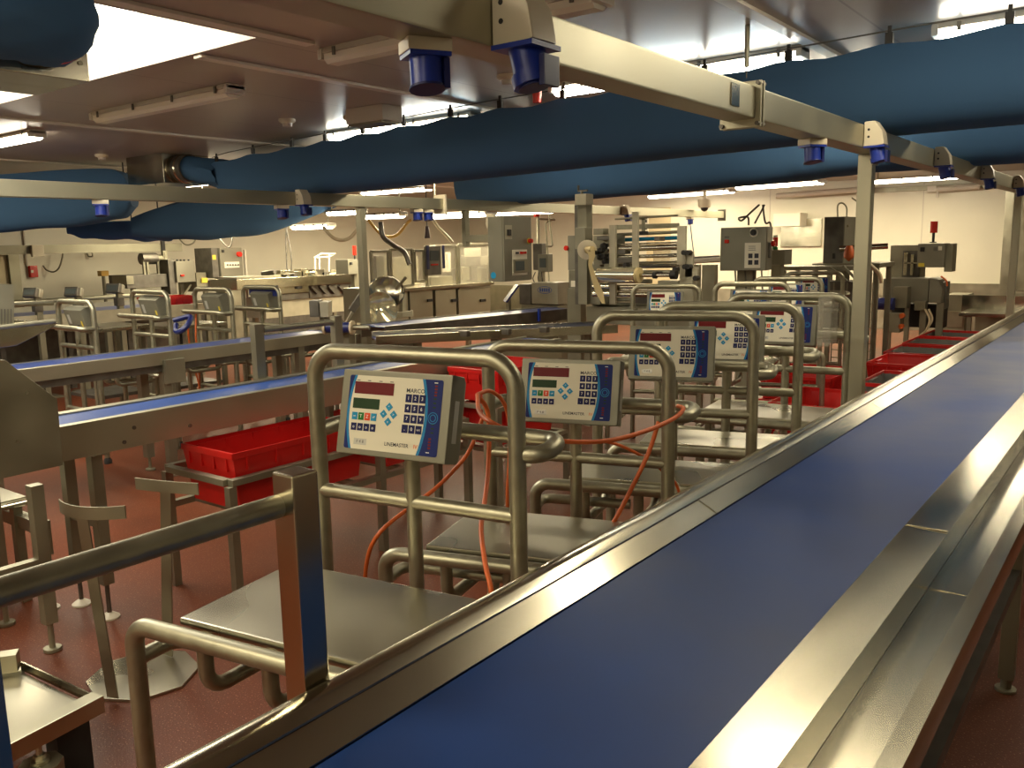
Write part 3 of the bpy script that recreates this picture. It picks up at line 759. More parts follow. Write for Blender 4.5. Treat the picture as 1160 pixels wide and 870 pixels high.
        fk = lambda u, v: G(u/LW, -v/LH, -.0031)
        if leg: put_text(m, leg, fk, cx_, -cy_, ht*(.62 if len(leg) < 2 else .38), 1, .01)
        o = obj(name, m, ind)
    for r_ in range(4):
        for c_ in range(3):
            key('number_key', .66+c_*.072-(.012 if r_ == 3 else 0), .265+r_*.135, .0165, .0195, 'key_navy', ('123', '456', '789', '.0')[r_][c_] if r_ < 3 or c_ < 2 else 'ent')
    for i, (du, dv, lg) in enumerate(((0, -.105, '^'), (-.066, 0, '<'), (.066, 0, '>'), (0, .105, 'v'))):
        key('arrow_key', .462+du*.82, .50+dv*.95, .0145, .0145, 'key_cyan', lg, 1)
    for c_, cl in enumerate(('key_cyan', 'key_green', 'key_red', 'key_cyan')): key('function_key', .095+c_*.070, .555, .0155, .018, cl, 'on' if c_ == 0 else 'T' if c_ == 1 else 'Z' if c_ == 2 else 'off')
    for c_ in range(4): key('function_key', .095+c_*.070, .70, .0155, .018, 'key_navy', 'o')
    return t
st0 = station()
near = [(-1.46, 1.505, 9.7, 1.36, 'nearest weighing station with grey digital indicator, front steel platform by the square post'),
        (-1.457, 2.25, 17, 1.30, 'second nearest weighing station, orange cable looped over its right upright'),
        (-1.466, 2.95, 19, 1.343, 'third nearest weighing station, indicator display half hidden behind the second frame'),
        (-1.488, 3.51, 17, 1.34, 'fourth nearest weighing station, its indicator seen through the third frame'),
        (-1.50, 4.28, 7, 1.336, 'fifth nearest weighing station, next to the support post, indicator wrapped in clear plastic'),
        (-2.40, 6.08, 12, 1.30, 'weighing station behind the fifth one, its top bar low behind the others'),
        (-3.16, 6.22, 20, 1.265, 'weighing station below the foil roll of the wrapping machine'),
        (-2.44, 6.95, 14, 1.30, 'weighing station with white indicator under the grey control cabinet'),
        (-2.68, 8.35, 24, 1.29, 'farthest weighing station, in front of the dark tall cabinet')]
for i, (x, y, a, zt, lb) in enumerate(near):
    s_ = zt/1.36
    place(st0, i > 0, (x, y, 0), Rd(a), lb, GW, (1 if i < 5 else .9, {2: .88, 3: .78}.get(i, 1), s_))
# clear bag over the fifth indicator
T5 = Matrix.Translation((-1.50, 4.28, 0)) @ Matrix.Rotation(Rd(7), 4, 'Z')
m = MB('clear_panel'); m.boxm((.165, -.12, 1.08), (.235, .07, 1.32), T5); o = obj('plastic_bag', m, None, .02)
tag(o, 'clear plastic bag hanging at right side of fifth indicator', 'plastic bag')

# rear row, seen from behind
rear = station(False)
tags = [((84, 339), 6.55, 'rear weighing station nearest left edge, grey box back on its frame'), ((168.5, 328), 7.05, 'rear weighing station second from left, in front of the motor machine'),
        ((240, 325), 7.5, 'rear weighing station third from left, orange cable tied to its arm'), ((295, 323), 8.0, 'rear weighing station fourth from left, blue panel at its top')]
for i, (q, d, lb) in enumerate(tags):
    p = ad(*q, d)
    REAR4 = place(rear, i > 0, (p.x, p.y, 0), Rd(180), lb, 'weighing stations beyond the second conveyor, seen from behind', (.92, 1, p.z/1.36)).name
rear_pos = [ad(*q, d) for q, d, lb in tags]
p = rear_pos[3]; obj('blue_panel', MB('navy_plastic').box((p.x, p.y+.03, 1.22), (.42, .02, .10)), bpy.data.objects[REAR4], .004)
p = rear_pos[1]
m = MB('navy_plastic').tube([(p.x+.33, p.y, 1.05), (p.x+.45, p.y+.1, 1.09), (p.x+.5, p.y, 1.0), (p.x+.42, p.y-.05, .95), (p.x+.36, p.y, 1.02)], .022, .05, 8)
tag(obj('cable_bundle', m), 'dark blue cable bundle hung right of second rear frame', 'cable')
p = rear_pos[2]
m = MB('orange_rubber').tube([(p.x-.30, p.y-.03, 1.08), (p.x-.29, p.y-.08, .95), (p.x-.32, p.y-.06, .7), (p.x-.25, p.y-.05, .45), (p.x-.2, p.y, .02)], .008, .06, 8)
m.tube([(p.x-.22, p.y-.03, 1.08), (p.x-.18, p.y-.08, .85), (p.x-.2, p.y-.06, .5), (p.x-.28, p.y-.05, .04)], .008, .06, 8)
tag(obj('orange_cable', m), 'orange cable tied round arm of third rear frame', 'cable')

# orange cables at the near frames
def smooth_tube(m, pts, r, n=40):
    q = spline([tuple(p) for p in pts], n); m.tube([Vector(x) for x in q], r, n=10); return m
F1r = Vector((-1.17, 1.555, 0)); F2l = Vector((-1.744, 2.164, 0)); F2r = Vector((-1.17, 2.344, 0))
pts = [ad(541, 447, 2.45), ad(543, 466, 2.35), ad(556, 478, 2.25), ad(590, 493, 2.22), ad(640, 500, 2.24), ad(690, 499, 2.30), ad(735, 487, 2.38), ad(765, 473, 2.47), ad(774, 463, 2.56), ad(768, 460, 2.65)]
m = smooth_tube(MB('orange_rubber'), pts, .0065, 60)
m2 = [ad(746, 478, 2.62), ad(735, 512, 2.60), ad(716, 552, 2.6), ad(700, 583, 2.6), ad(688, 603, 2.6)]
smooth_tube(m, m2, .007, 30)
smooth_tube(m, [ad(541, 447, 2.45), ad(555, 443, 2.5), ad(570, 455, 2.55), ad(577, 480, 2.6), ad(577, 520, 2.65), ad(575, 560, 2.65), ad(576, 600, 2.7), ad(580, 700, 2.8)], .006, 40)
tag(obj('orange_cable', m), 'orange cable looped round right upright of second weighing station', 'cable')
m = smooth_tube(MB('orange_rubber'), [ad(541, 447, 2.45), ad(553, 470, 2.5), ad(553, 530, 2.45), ad(548, 575, 2.35), ad(545, 600, 2.25), ad(550, 640, 2.15), ad(557, 675, 2.1), ad(562, 760, 2.12)], .0068, 50)
tag(obj('orange_cable', m), 'orange cable hanging straight down left of first right upright', 'cable')
m = smooth_tube(MB('orange_rubber'), [ad(640, 500, 2.55), ad(690, 501, 2.66), ad(728, 517, 2.72), ad(750, 533, 2.74), ad(770, 560, 2.78), ad(775, 640, 2.8)], .005, 30)
tag(obj('orange_cable', m), 'thinner orange cable crossing behind the second right upright', 'cable')
m = smooth_tube(MB('orange_rubber'), [ad(548, 470, 2.5), ad(532, 510, 2.5), ad(512, 535, 2.5), ad(490, 556, 2.45), ad(460, 578, 2.4), ad(428, 606, 2.35), ad(415, 640, 2.4), ad(412, 700, 2.5)], .006, 30)
tag(obj('orange_cable', m), 'orange cable slanting down behind nearest crossbar', 'cable')

# ================================================================== SECOND CONVEYOR (behind the stations)
t = thing('belt_conveyor', 'narrow blue belt conveyor with deep steel side, behind nearest stations', 'conveyor', (-3.7, 4, 0))
A, B = -3.55, -3.90; z1 = .90; z0 = .755
Y0_, Y1_ = 1.60, 5.3
m = MB('beam_steel'); ext(m, [(A, z0), (A, z1), (A-.025, z1+.004), (A-.035, z1-.005), (A-.035, z0+.01), (A-.02, z0)], Y0_, Y1_); obj('side_panel', m, t)
m = MB('beam_steel'); ext(m, [(B, z0), (B, z1), (B+.02, z1+.004), (B+.03, z1-.005), (B+.03, z0)], Y0_, Y1_); obj('side_panel', m, t)
obj('belt', ext(MB('belt'), [(A-.04, z1-.012), (B+.035, z1-.012), (B+.035, z1-.02), (A-.04, z1-.02)], Y0_, Y1_), t)
obj('belt_bed', MB('dark_steel').boxm((B+.032, Y0_, z1-.06), (A-.037, Y1_, z1-.022)), t)
m = MB('dark_steel')
for yy, zz in ((1.93, .84), (2.2, .80), (1.88, .785), (2.95, .78)): m.cyl((A-.001, yy, zz), (A+.004, yy, zz), .009, 10)
obj('bolts', m, t)
for px, yy in ((115, 0), (0, 3.7), (0, 4.9)):
    y_ = ax(112, 560, -3.6).y if px else yy
    for xx in (A-.06, B+.04):
        m = MB('dull_steel').boxm((xx-.025, y_-.025, .16), (xx+.025, y_+.025, z0)); m.boxm((xx-.05, y_-.03, z0-.008), (xx+.06, y_+.03, z0)); obj('leg', m, t, .003)
        m = MB('dark_steel').cyl((xx, y_, .02), (xx, y_, .17), .010, 10); obj('threaded_foot', m, t)
        obj('foot_pad', MB('white_foot').lathe([(.042, 0), (.042, .008), (.02, .024), (.010, .028)], (xx, y_, 0), 20), t)
    if px: obj('cross_brace', MB('dull_steel').boxm((B+.04, y_-.02, .42), (A-.06, y_+.02, .46)), t)
# guard rail on the far side with two posts
for q in ((293, 365), (383, 352)):
    p = ax(q[0], 400, B-.02); m = MB('dull_steel').boxm((B-.045, p.y-.03, .78), (B, p.y+.03, 1.20)); obj('guard_post', m, t, .004)
pa, pb = ax(300, 400, B-.02).y, ax(383, 400, B-.02).y
obj('guard_rail', MB('tube_steel').tube([(B-.022, pa, 1.165), (B-.022, pb, 1.165)], .018, n=14), t)
# conveyor head housing, left edge
t = thing('conveyor_housing', 'large grey steel end housing at left edge, sloped top corner', 'machine housing', (-3.6, 1.4, 0))
Xh = -3.42
pl = [ax(*q, Xh) for q in ((-60, 402), (6, 408), (65, 452), (72, 527), (-60, 556))]
m = MB('dull_steel').prism([(p.y, p.z) for p in pl], lambda u, v, w_: (w_, u, v), Xh-.05, Xh); obj('side_plate', m, t, .003)
m = MB('steel').prism([(p.y-.02, p.z-.02) for p in pl], lambda u, v, w_: (w_, u-.28, v), -3.98, Xh-.051); obj('body', m, t, .003)
m = MB('steel')
for q in ((20, 500), (30, 445)): p = ax(*q, Xh); m.cyl((Xh, p.y, p.z), (Xh+.004, p.y, p.z), .007, 8)
obj('bolts', m, t)
for yy in (1.05, ax(40, 560, -3.5).y):
    for xx in (-3.5, -3.92):
        m = MB('dull_steel').boxm((xx-.025, yy-.025, .12), (xx+.025, yy+.025, .70)); m.cyl((xx, yy, 0), (xx, yy, .12), .012, 10); m.cyl((xx, yy, 0), (xx, yy, .015), .035, 14); obj('leg', m, t, .003)
obj('cross_brace', MB('dull_steel').boxm((-3.95, 1.03, .36), (-3.5, 1.07, .40)), t)
m = MB('dull_steel').boxm((-3.52, 1.0, .36), (-3.48, ax(40, 560, -3.5).y, .40)); obj('side_brace', m, t)

# third conveyor
t = thing('belt_conveyor', 'blue belt conveyor with box bracket on its side, in front of rear stations', 'conveyor', (-5.7, 4, 0))
A, B = -5.55, -5.93; z1 = .90; z0 = .815; Y0_, Y1_ = 1.2, ax(378, 378, -5.55).y
m = MB('beam_steel'); ext(m, [(A, z0), (A, z1), (A-.03, z1+.003), (A-.03, z0)], Y0_, Y1_); obj('side_panel', m, t)
m = MB('beam_steel'); ext(m, [(B, z0), (B, z1), (B+.03, z1+.003), (B+.03, z0)], Y0_, Y1_); obj('side_panel', m, t)
obj('belt', ext(MB('far_belt'), [(A-.031, z1-.004), (B+.031, z1-.004), (B+.031, z1-.012), (A-.031, z1-.012)], Y0_, Y1_+.02), t)
obj('underframe', MB('dark_steel').boxm((B+.03, Y0_, z0-.05), (A-.02, Y1_-.05, z0+.01)), t)
p = ax(197, 418, A+.02); obj('side_bracket', MB('dull_steel').boxm((A+.001, p.y-.07, p.z-.10), (A+.03, p.y+.085, p.z+.07)), t, .004)
obj('end_roller', MB('far_belt').cyl((B+.03, Y1_+.03, z1-.035), (A-.03, Y1_+.03, z1-.035), .036, 20), t)
for yy in (1.9, 3.3, 4.5, 5.4):
    for xx in (A-.04, B+.04):
        m = MB('dull_steel').boxm((xx-.03, yy-.03, .1), (xx+.03, yy+.03, z0)); m.cyl((xx, yy, 0), (xx, yy, .1), .012, 10); m.cyl((xx, yy, 0), (xx, yy, .015), .035, 14); obj('leg', m, t, .003)
m = MB('dark_steel')
for yy in (1.9, 3.3, 4.5): m.boxm((B+.04, yy-.02, .35), (A-.04, yy+.02, .39))
obj('cross_braces', m, t)
for q in ((64, 430), (182, 460), (250, 465), (325, 470), (345, 440)):
    p = ax(*q, -5.45); 
# blue reel on its spindle beside the support post
p = ad(384, 371, 6.6); t = thing('blue_reel', 'small dark blue reel with cream end caps, left of slim post', 'reel', p)
dx = Vector((cos(Rd(25)), sin(Rd(25)), 0))
obj('reel', MB('navy_plastic').cyl(p-dx*.10, p+dx*.10, .042, 20), t)
for s_ in (-1, 1): obj('end_cap', MB('cable_cream').cyl(p+dx*s_*.10, p+dx*s_*.118, .054, 20), t)
obj('spindle', MB('dull_steel').cyl(p+dx*.118, p+dx*.25, .02, 12), t)
obj('stand', MB('dull_steel').boxm((p.x-.04, p.y+.06, .0), (p.x+.04, p.y+.12, p.z-.02)).cyl(p-Vector((0, 0, .03)), (p.x, p.y+.09, p.z-.05), .02, 8), t)

# fourth conveyor, far left, with blue belt
t = thing('belt_conveyor', 'far left blue belt conveyor beyond the rear stations', 'conveyor', (-10.4, 5, 0))
m = MB('machine_beige'); ext(m, [(-9.9, .78), (-9.9, .93), (-9.95, .93), (-9.95, .78)], 3.2, 6.6); ext(m, [(-11.1, .78), (-11.1, .96), (-11.05, .96), (-11.05, .78)], 3.2, 6.6); obj('side_panel', m, t)
obj('belt', MB('far_belt').boxm((-11.05, 3.2, .89), (-9.95, 6.6, .90)), t)
obj('rail', MB('tube_steel').tube([(-11.1, 2.2, 1.02), (-11.1, 6.6, 1.02)], .03, n=10), t)
for yy in (3.5, 5.2, 6.4):
    for xx in (-9.95, -11.0): obj('leg', MB('dull_steel').boxm((xx-.03, yy-.03, 0), (xx+.03, yy+.03, .78)), t)
# weighing heads on columns beyond it
def head(q, d, label, s_=1):
    p = ad(*q, d); t = thing('indicator_column', label, 'indicator', (p.x, p.y, 0), Rd(20))
    T = Matrix.Translation(p) @ Matrix.Rotation(Rd(30), 4, 'Z') @ Matrix.Rotation(Rd(-20), 4, 'X')
    obj('case', MB('dark_steel').boxm((-.13*s_, 0, -.09*s_), (.13*s_, .05, .09*s_), T), t, .01)
    obj('back_cover', MB('machine_beige').boxm((-.10*s_, .051, -.07*s_), (.14*s_, .12, .10*s_), T), t, .015)
    obj('screen', MB('screen').boxm((-.10*s_, -.004, -.05*s_), (.10*s_, -.0005, .05*s_), T), t)
    obj('column', MB('dull_steel').boxm((p.x-.03, p.y+.05, .02), (p.x+.03, p.y+.11, p.z-.05)), t)
    obj('clamp', MB('dark_steel').box((p.x, p.y+.07, p.z-.17), (.09, .09, .10)), t, .01)
    obj('foot_plate', MB('dull_steel').boxm((p.x-.12, p.y-.04, 0), (p.x+.12, p.y+.2, .02)), t)
head((33, 331), 9.4, 'boxy scale head on a column at far left, by the doorway', .6)
head((127, 326), 10.2, 'dark scale head on a red-brown column between first two rear frames', .65)
head((80, 330), 9.8, 'tilted dark scale head above first rear frame', .62)
# frame behind heads
p0, p1 = ad(78, 318, 13.6), ad(96, 318, 13.6)
t = thing('tube_frame', 'small dark square tube frame behind first rear station', 'frame', ((p0.x+p1.x)/2, p0.y, 0))
obj('frame', MB('dark_steel').tube([(p0.x, p0.y, .02), p0, p1, (p1.x, p1.y, .02)], .018, .02, 8), t)
p = ad(87, 326, 13.6); obj('box', MB('dull_steel').box(p, (.16, .1, .14)), t, .01)

# mesh-sided hopper conveyor at left edge
t = thing('mesh_conveyor', 'steel tray machine with mesh side at left edge behind the first conveyor', 'machine', (-6.3, 2, 0))
Xm = -5.98
a0, a1 = ax(-40, 372, Xm), ax(58, 372, Xm)
P_ = [ax(*q, Xm) for q in ((-60, 349), (10, 345), (10, 362), (68, 366), (60, 372), (20, 392), (-60, 402))]
m = MB('sheet_steel').prism([(p.y, p.z) for p in P_], lambda u, v, w_: (w_, u, v), Xm-.5, Xm-.02)
obj('tray', m, t, .004)
P_ = [ax(*q, Xm) for q in ((-60, 320), (16, 322), (16, 372), (-60, 376))]
m = MB('dull_steel').prism([(p.y, p.z) for p in P_], lambda u, v, w_: (w_, u, v), Xm-.02, Xm); obj('mesh_side', m, t)
m = MB('dark_steel')
for k_ in range(10):
    a = ax(-20+k_*3.6, 350, Xm); b = ax(-20+k_*3.6, 369, Xm); m.bar((Xm+.002, a.y, a.z), (Xm+.002, b.y, b.z), .006, .004)
obj('slots', m, t)
obj('rail', MB('tube_steel').tube([ax(-30, 374, Xm+.02), ax(62, 364, Xm+.02)], .017, n=10), t)
obj('side_rail', MB('tube_steel').tube([ax(14, 345, Xm-.8), ax(60, 343, Xm-.8)], .02, n=10), t)
for yy in (1.5, 2.3):
    m = MB('dull_steel').boxm((Xm-.10, yy, 0), (Xm-.05, yy+.05, .85)); obj('leg', m, t)
    m = MB('dull_steel').boxm((Xm-.48, yy, 0), (Xm-.43, yy+.05, .85)); obj('leg', m, t)

# ================================================================== RED CRATES NEAR, ON STANDS
def crate(name, label, loc, sx, sy, sz, colm, rimm, group, rz=0, foot=0.02):
    """open tapered crate with rim, ribs and hand holds; loc is the centre of its base"""
    t = thing(name, label, 'crate', loc, rz, group)
    def L(c_): m = MB(c_); m.local = True; return m
    hx, hy = sx/2, sy/2; tp = .90; th = .006
    def ring(f, z, o_=0): return [(a*(hx*f-o_), b*(hy*f-o_), z) for a, b in ((-1,-1),(1,-1),(1,1),(-1,1))]
    m = L(colm)
    vs = ring(tp, 0)+ring(.985, sz-.02)+ring(.985, sz-.02, th)+ring(tp, .012, th)
    fs = [(0, 1, 2, 3)]+[(i, (i+1) % 4, 4+(i+1) % 4, 4+i) for i in range(4)]+[(4+i, 4+(i+1) % 4, 8+(i+1) % 4, 8+i) for i in range(4)]+[(8+i, 8+(i+1) % 4, 12+(i+1) % 4, 12+i) for i in range(4)]+[(12, 13, 14, 15)]
    m.add(vs, fs)
    for a in (-1, 1):        # ribs under the rim on every side
        for k_ in range(5):
            x_ = -hx*.8+k_*hx*.4; m.box((x_, a*(hy*.975), sz-.055), (.008, .014, .07))
        for k_ in range(4):
            y_ = -hy*.72+k_*hy*.48; m.box((a*(hx*.975), y_, sz-.055), (.014, .008, .07))
    obj('body', m, t)
    m = L(rimm)
    o_ = ring(1.0, sz-.03)+ring(1.0, sz)+ring(.965, sz)+ring(.965, sz-.03)
    m.add(o_, [(i, (i+1) % 4, 4+(i+1) % 4, 4+i) for i in range(4)]+[(4+i, 4+(i+1) % 4, 8+(i+1) % 4, 8+i) for i in range(4)]+[(8+i, 8+(i+1) % 4, 12+(i+1) % 4, 12+i) for i in range(4)]+[(12+i, 12+(i+1) % 4, (i+1) % 4, i) for i in range(4)])
    obj('rim', m, t, .002)
    for a in (-1, 1):
        m = L(colm); m.box((a*hx*.93, 0, sz-.045), (.03, hy*.5, .05)); obj('hand_hold', m, t, .006)
    return t
GC = 'red crates on the steel stand'
crate('red_crate', 'red plastic crate hanging open in steel stand, behind square post', (-3.44, 2.60, .43), .80, .40, .275, 'red_plastic', 'red_plastic', GC, Rd(90))
crate('red_crate', 'red plastic crate on stand seen behind the nearest indicator', (-3.44, 3.44, .43), .60, .40, .275, 'red_plastic', 'red_plastic', GC, Rd(90))
crate('red_crate', 'red crate seen between first two indicators', (-3.30, 4.25, .66), .60, .40, .20, 'red_plastic', 'red_plastic', GC, Rd(90))
crate('red_crate', 'lower red crate seen between first two indicators', (-3.30, 4.25, .40), .60, .40, .22, 'red_plastic', 'red_plastic', GC, Rd(90))
t = thing('crate_stand', 'rectangular stainless stand holding red crates under the second conveyor', 'stand', (-3.4, 2.9, 0))
sx0, sx1, sy0, sy1, sz = -3.71, -3.21, 2.16, 3.78, .60
m = MB('dull_steel')
for x in (sx0, sx1): m.boxm((x-.02, sy0, sz-.03), (x+.02, sy1, sz))
for y in (sy0, sy1, 3.07): m.boxm((sx0+.021, y-.02, sz-.03), (sx1-.021, y+.02, sz))
obj('top_frame', m, t, .003)
for x in (sx0, sx1):
    for y in (sy0, 3.07, sy1): obj('leg', MB('dull_steel').boxm((x-.019, y-.019, 0), (x+.019, y+.019, sz-.031)), t)
m = MB('dull_steel')
for x in (sx0, sx1): m.boxm((x-.018, sy0+.02, .39), (x+.018, sy1-.02, .42))
for y in (2.3, 2.9, 3.25, 3.6): m.boxm((sx0, y-.015, .392), (sx1, y+.015, .418))
obj('lower_shelf', m, t)
t = thing('crate_stand', 'stand carrying the crates between first two indicators', 'stand', (-3.3, 4.25, 0))
m = MB('dull_steel')
for x in (-3.54, -3.06): m.boxm((x-.02, 3.9, .63), (x+.02, 4.6, .655)); m.boxm((x-.02, 3.9, .37), (x+.02, 4.6, .395))
for y in (3.92, 4.58):
    m.boxm((-3.52, y-.02, .63), (-3.08, y+.02, .655)); m.boxm((-3.52, y-.02, .37), (-3.08, y+.02, .395))
obj('frame', m, t)
for x in (-3.54, -3.06):
    for y in (3.88, 4.62): obj('leg', MB('dull_steel').boxm((x-.02, y-.02, 0), (x+.02, y+.02, .655)), t)

# rows of crates beyond the support post, at right
GR = 'crates on the floor beyond the support post'
rows = [(-1.90, 6.35, 0, 'red and grey crate stack top seen through the fifth frame'), (-1.60, 7.55, 1, 'grey crate with metal rim just right of support post'),
        (-1.86, 8.75, 0, 'bright red crate, second row beyond the support post'), (-1.92, 9.62, 1, 'grey crate with red rim, third row beyond the support post'),
        (-1.94, 10.5, 1, 'grey crate with red rim, fourth row beyond the support post'), (-1.94, 11.35, 1, 'grey crate with red rim, fifth and farthest row'),
        (-1.24, 9.9, 1, 'grey crate beside the conveyor rail, third row'), (-1.24, 10.85, 1, 'grey crate beside the conveyor rail, fourth row'), (-1.24, 8.9, 0, 'red crate beside the conveyor rail, second row'), (-2.45, 7.6, 0, 'red crate behind the fifth frame, left of support post')]
for x, y, g, lb in rows:
    crate('floor_crate', 'lower red crate under the '+lb.replace(' stack top', ''), (x, y, .0), .62, .78, .22, 'red_plastic', 'red_plastic', GR)
    crate('floor_crate', lb, (x, y, .222), .62, .78, .22, 'grey_plastic' if g else 'red_plastic', 'red_plastic', GR)

# ================================================================== LEAN STOOLS AND LOW PARTS AT LEFT
def stool(back_q, foot_q, label, rz, lean, plate=True):
    f = az(*foot_q, .02); z = .75; b = az(*back_q, z)
    t = thing('lean_stool', label, 'stool', (f.x, f.y, 0))
    dirv = Vector((cos(rz), sin(rz), 0))
    a = MB('dull_steel'); n = 12; vs = []
    nv = Vector((-dirv.y, dirv.x, 0))
    for i in range(n+1):
        s_ = (i/n-.5)*2; c_ = b+dirv*(s_*.145)+nv*(.05*s_*s_)*lean
        for dz, o_ in ((0, 0), (-.045, 0), (-.045, .005), (0, .005)): vs.append(c_+Vector((0, 0, dz))+nv*o_)
    fs = [(i*4+k_, i*4+(k_+1) % 4, i*4+4+(k_+1) % 4, i*4+4+k_) for i in range(n) for k_ in range(4)]+[(0, 1, 2, 3), (n*4+3, n*4+2, n*4+1, n*4)]
    a.add(vs, fs); obj('hip_rest', a, t)
    obj('stem', MB('dull_steel').bar(f, b-Vector((0, 0, .02))+nv*.006, .048, .006, tuple(nv)), t)
    if plate:
        m = MB('plate_steel'); c_ = az(163, 766, 0); pts = []
        for k_ in range(8):
            th = 2*pi*(k_+.2)/8; pts.append((c_.x+.21*cos(th), c_.y+.20*sin(th)))
        m.prism(pts, lambda u, v, w_: (u, v, w_), .0, .012); obj('base_plate', m, t, .002)
    return t
stool((90, 574), (128, 790), 'curved steel lean stool, nearer left one, on wide floor plate', Rd(18), 1)
f = az(186, 742, .02); 
stool((186, 545), (190, 742), 'straight steel lean stool behind the curved one', Rd(18), .15, False)

# small stand with threaded foot, behind the curved stool
t = thing('machine_leg_frame', 'low steel leg frame with white round foot beside the stools', 'machine frame', (-3.9, 1.4, 0))
fp = az(57, 690, 0); m = MB('white_foot').lathe([(.042, 0), (.042, .01), (.02, .028), (.01, .03)], (fp.x, fp.y, 0), 20); obj('foot_pad', m, t)
obj('threaded_rod', MB('black').cyl((fp.x, fp.y, .03), (fp.x, fp.y, .26), .009, 8), t)
m = MB('dull_steel').boxm((fp.x-.03, fp.y-.03, .26), (fp.x+.03, fp.y+.03, .42)); m.boxm((fp.x-.6, fp.y-.025, .36), (fp.x+.02, fp.y+.025, .42)); obj('lower_bar', m, t, .003)

# tray unit in the bottom left corner
t = thing('tray_unit', 'low worn steel tray with thick front bar in bottom left corner', 'machine', (-2.7, 1.0, 0))
zt = .25
c0 = [az(*q, zt) for q in ((20, 735), (28, 757), (112, 798), (15, 840), (-60, 790), (-60, 735))]
m = MB('plate_steel').prism([(p.x, p.y) for p in c0], lambda u, v, w_: (u, v, w_), zt-.03, zt-.02); obj('tray', m, t)
a, b = az(112, 793, zt), az(-20, 862, zt)
obj('front_bar', MB('steel').bar(Vector((a.x, a.y, zt-.005)), Vector((b.x, b.y, zt-.005)), .055, .055), t, .003)
a, b = az(20, 738, zt+.05), az(-50, 748, zt+.05)
obj('rear_bar', MB('steel').bar(Vector((a.x, a.y, zt+.02)), Vector((b.x, b.y, zt+.02)), .05, .06), t, .003)
a, b = az(24, 752, zt), az(110, 792, zt)
obj('tray_edge', MB('sheet_steel').bar(Vector((a.x, a.y, zt-.006)), Vector((b.x, b.y, zt-.006)), .006, .03), t)
p = az(45, 858, .18)
m = MB('dull_steel').prism([(p.x+.06*cos(2*pi*k_/8+.4), p.y+.06*sin(2*pi*k_/8+.4)) for k_ in range(8)], lambda u, v, w_: (u, v, w_), .02, .165); obj('caster_block', m, t, .004)
m = MB('steel'); m.lathe([(.026, .166), (.026, .176)], (p.x, p.y, 0), 14); m.lathe([(.017, .176), (.017, .19)], (p.x, p.y, 0), 6); m.cyl((p.x, p.y, .19), (p.x, p.y, .215), .009, 10); obj('hex_bolt', m, t)
q = az(80, 810, .2); obj('leg_block', MB('black_rubber').boxm((q.x-.05, q.y-.06, 0), (q.x+.03, q.y+.04, .19)), t)
obj('leg_block', MB('black_rubber').boxm((c0[4].x, c0[4].y, 0), (c0[4].x+.1, c0[4].y+.1, .22)), t)
# low table at the left edge
t = thing('low_table', 'low steel table at left edge beneath the end housing', 'table', (-4.3, 1.5, 0))
a, b = az(30, 562, .5), az(-60, 540, .5)
m = MB('plate_steel').boxm((b.x-.35, .9, .485), (a.x, a.y, .5)); obj('table_top', m, t, .003)
for x in (b.x-.3, a.x-.03):
    for y in (.95, a.y-.04): obj('leg', MB('dull_steel').boxm((x-.02, y-.02, 0), (x+.02, y+.02, .484)), t)
m = MB('sheet_steel').tube([(a.x+.02, .9, .475), (a.x+.02, a.y, .475)], .012, n=10); obj('edge_rail', m, t)

# ================================================================== MACHINES ALONG THE FAR LEFT
def fbox(kind, q, pl_, dp, mt='cabinet_grey', bev=.006):
    a, b = (facing_x if kind == 'x' else facing_y)(*q, pl_, dp)
    return MB(mt).boxm(a, b), bev
def part_box(name, parent, kind, q, pl_, dp, mt='cabinet_grey', bev=.006):
    m, bv = fbox(kind, q, pl_, dp, mt, bev); return obj(name, m, parent, bv)
def flatx(mt, q, X, th=.01):  # small thing standing proud of a +X facing front
    a, b = ax(q[0], q[1], X), ax(q[2], q[3], X); return MB(mt).boxm((X, a.y, b.z), (X+th, b.y, a.z))
def flaty(mt, q, Y, th=.01):
    a, b = ay(q[0], q[1], Y), ay(q[2], q[3], Y); return MB(mt).boxm((a.x, Y-th, b.z), (b.x, Y, a.z))
# fire call box and red box on wall
t = thing('fire_box', 'dark red fire alarm box on the far left wall with conduit', 'alarm box', ax(36, 307, XL))
obj('box', flatx('red_light', (31, 301, 41, 314), XL+.001, .08), t, .01)
obj('window', flatx('paper', (35, 306, 38, 309), XL+.082, .004), t)
p = ax(30, 302, XL); obj('conduit', MB('fixture_body').cyl((XL+.02, p.y, p.z), (XL+.02, p.y, ZC-.2), .018, 8), t)
def wcable(label, pts, d, r=.014, mt='dull_steel', parent=None):
    m = smooth_tube(MB(mt), [ad(a, b, d) for a, b in pts], r, 24); return tag(obj('wall_cable', m), label, 'cable')
wcable('looped cable hanging on left wall right of the red alarm box', [(49, 301), (53, 306), (61, 308), (67, 303), (71, 290), (71, 282)], 13.0, .012)
wcable('short looped cable under the thin wall rail', [(98, 285), (100, 290), (105, 290), (103, 282)], 13.5, .012)
wcable('looped cable under the dark duct, on the left wall', [(201, 268), (210, 277), (219, 275), (223, 266), (223, 258)], 13.5, .012)
# thin pipe post
p = ad(117, 312, 13); t = thing('valve_post', 'thin pipe with yellow valve on left wall', 'valve', p)
obj('pipe', MB('dull_steel').cyl((p.x, p.y, 0), p, .025, 8), t); obj('valve', MB('cable_yellow').box(p+Vector((0, 0, .03)), (.12, .12, .08)), t, .01)

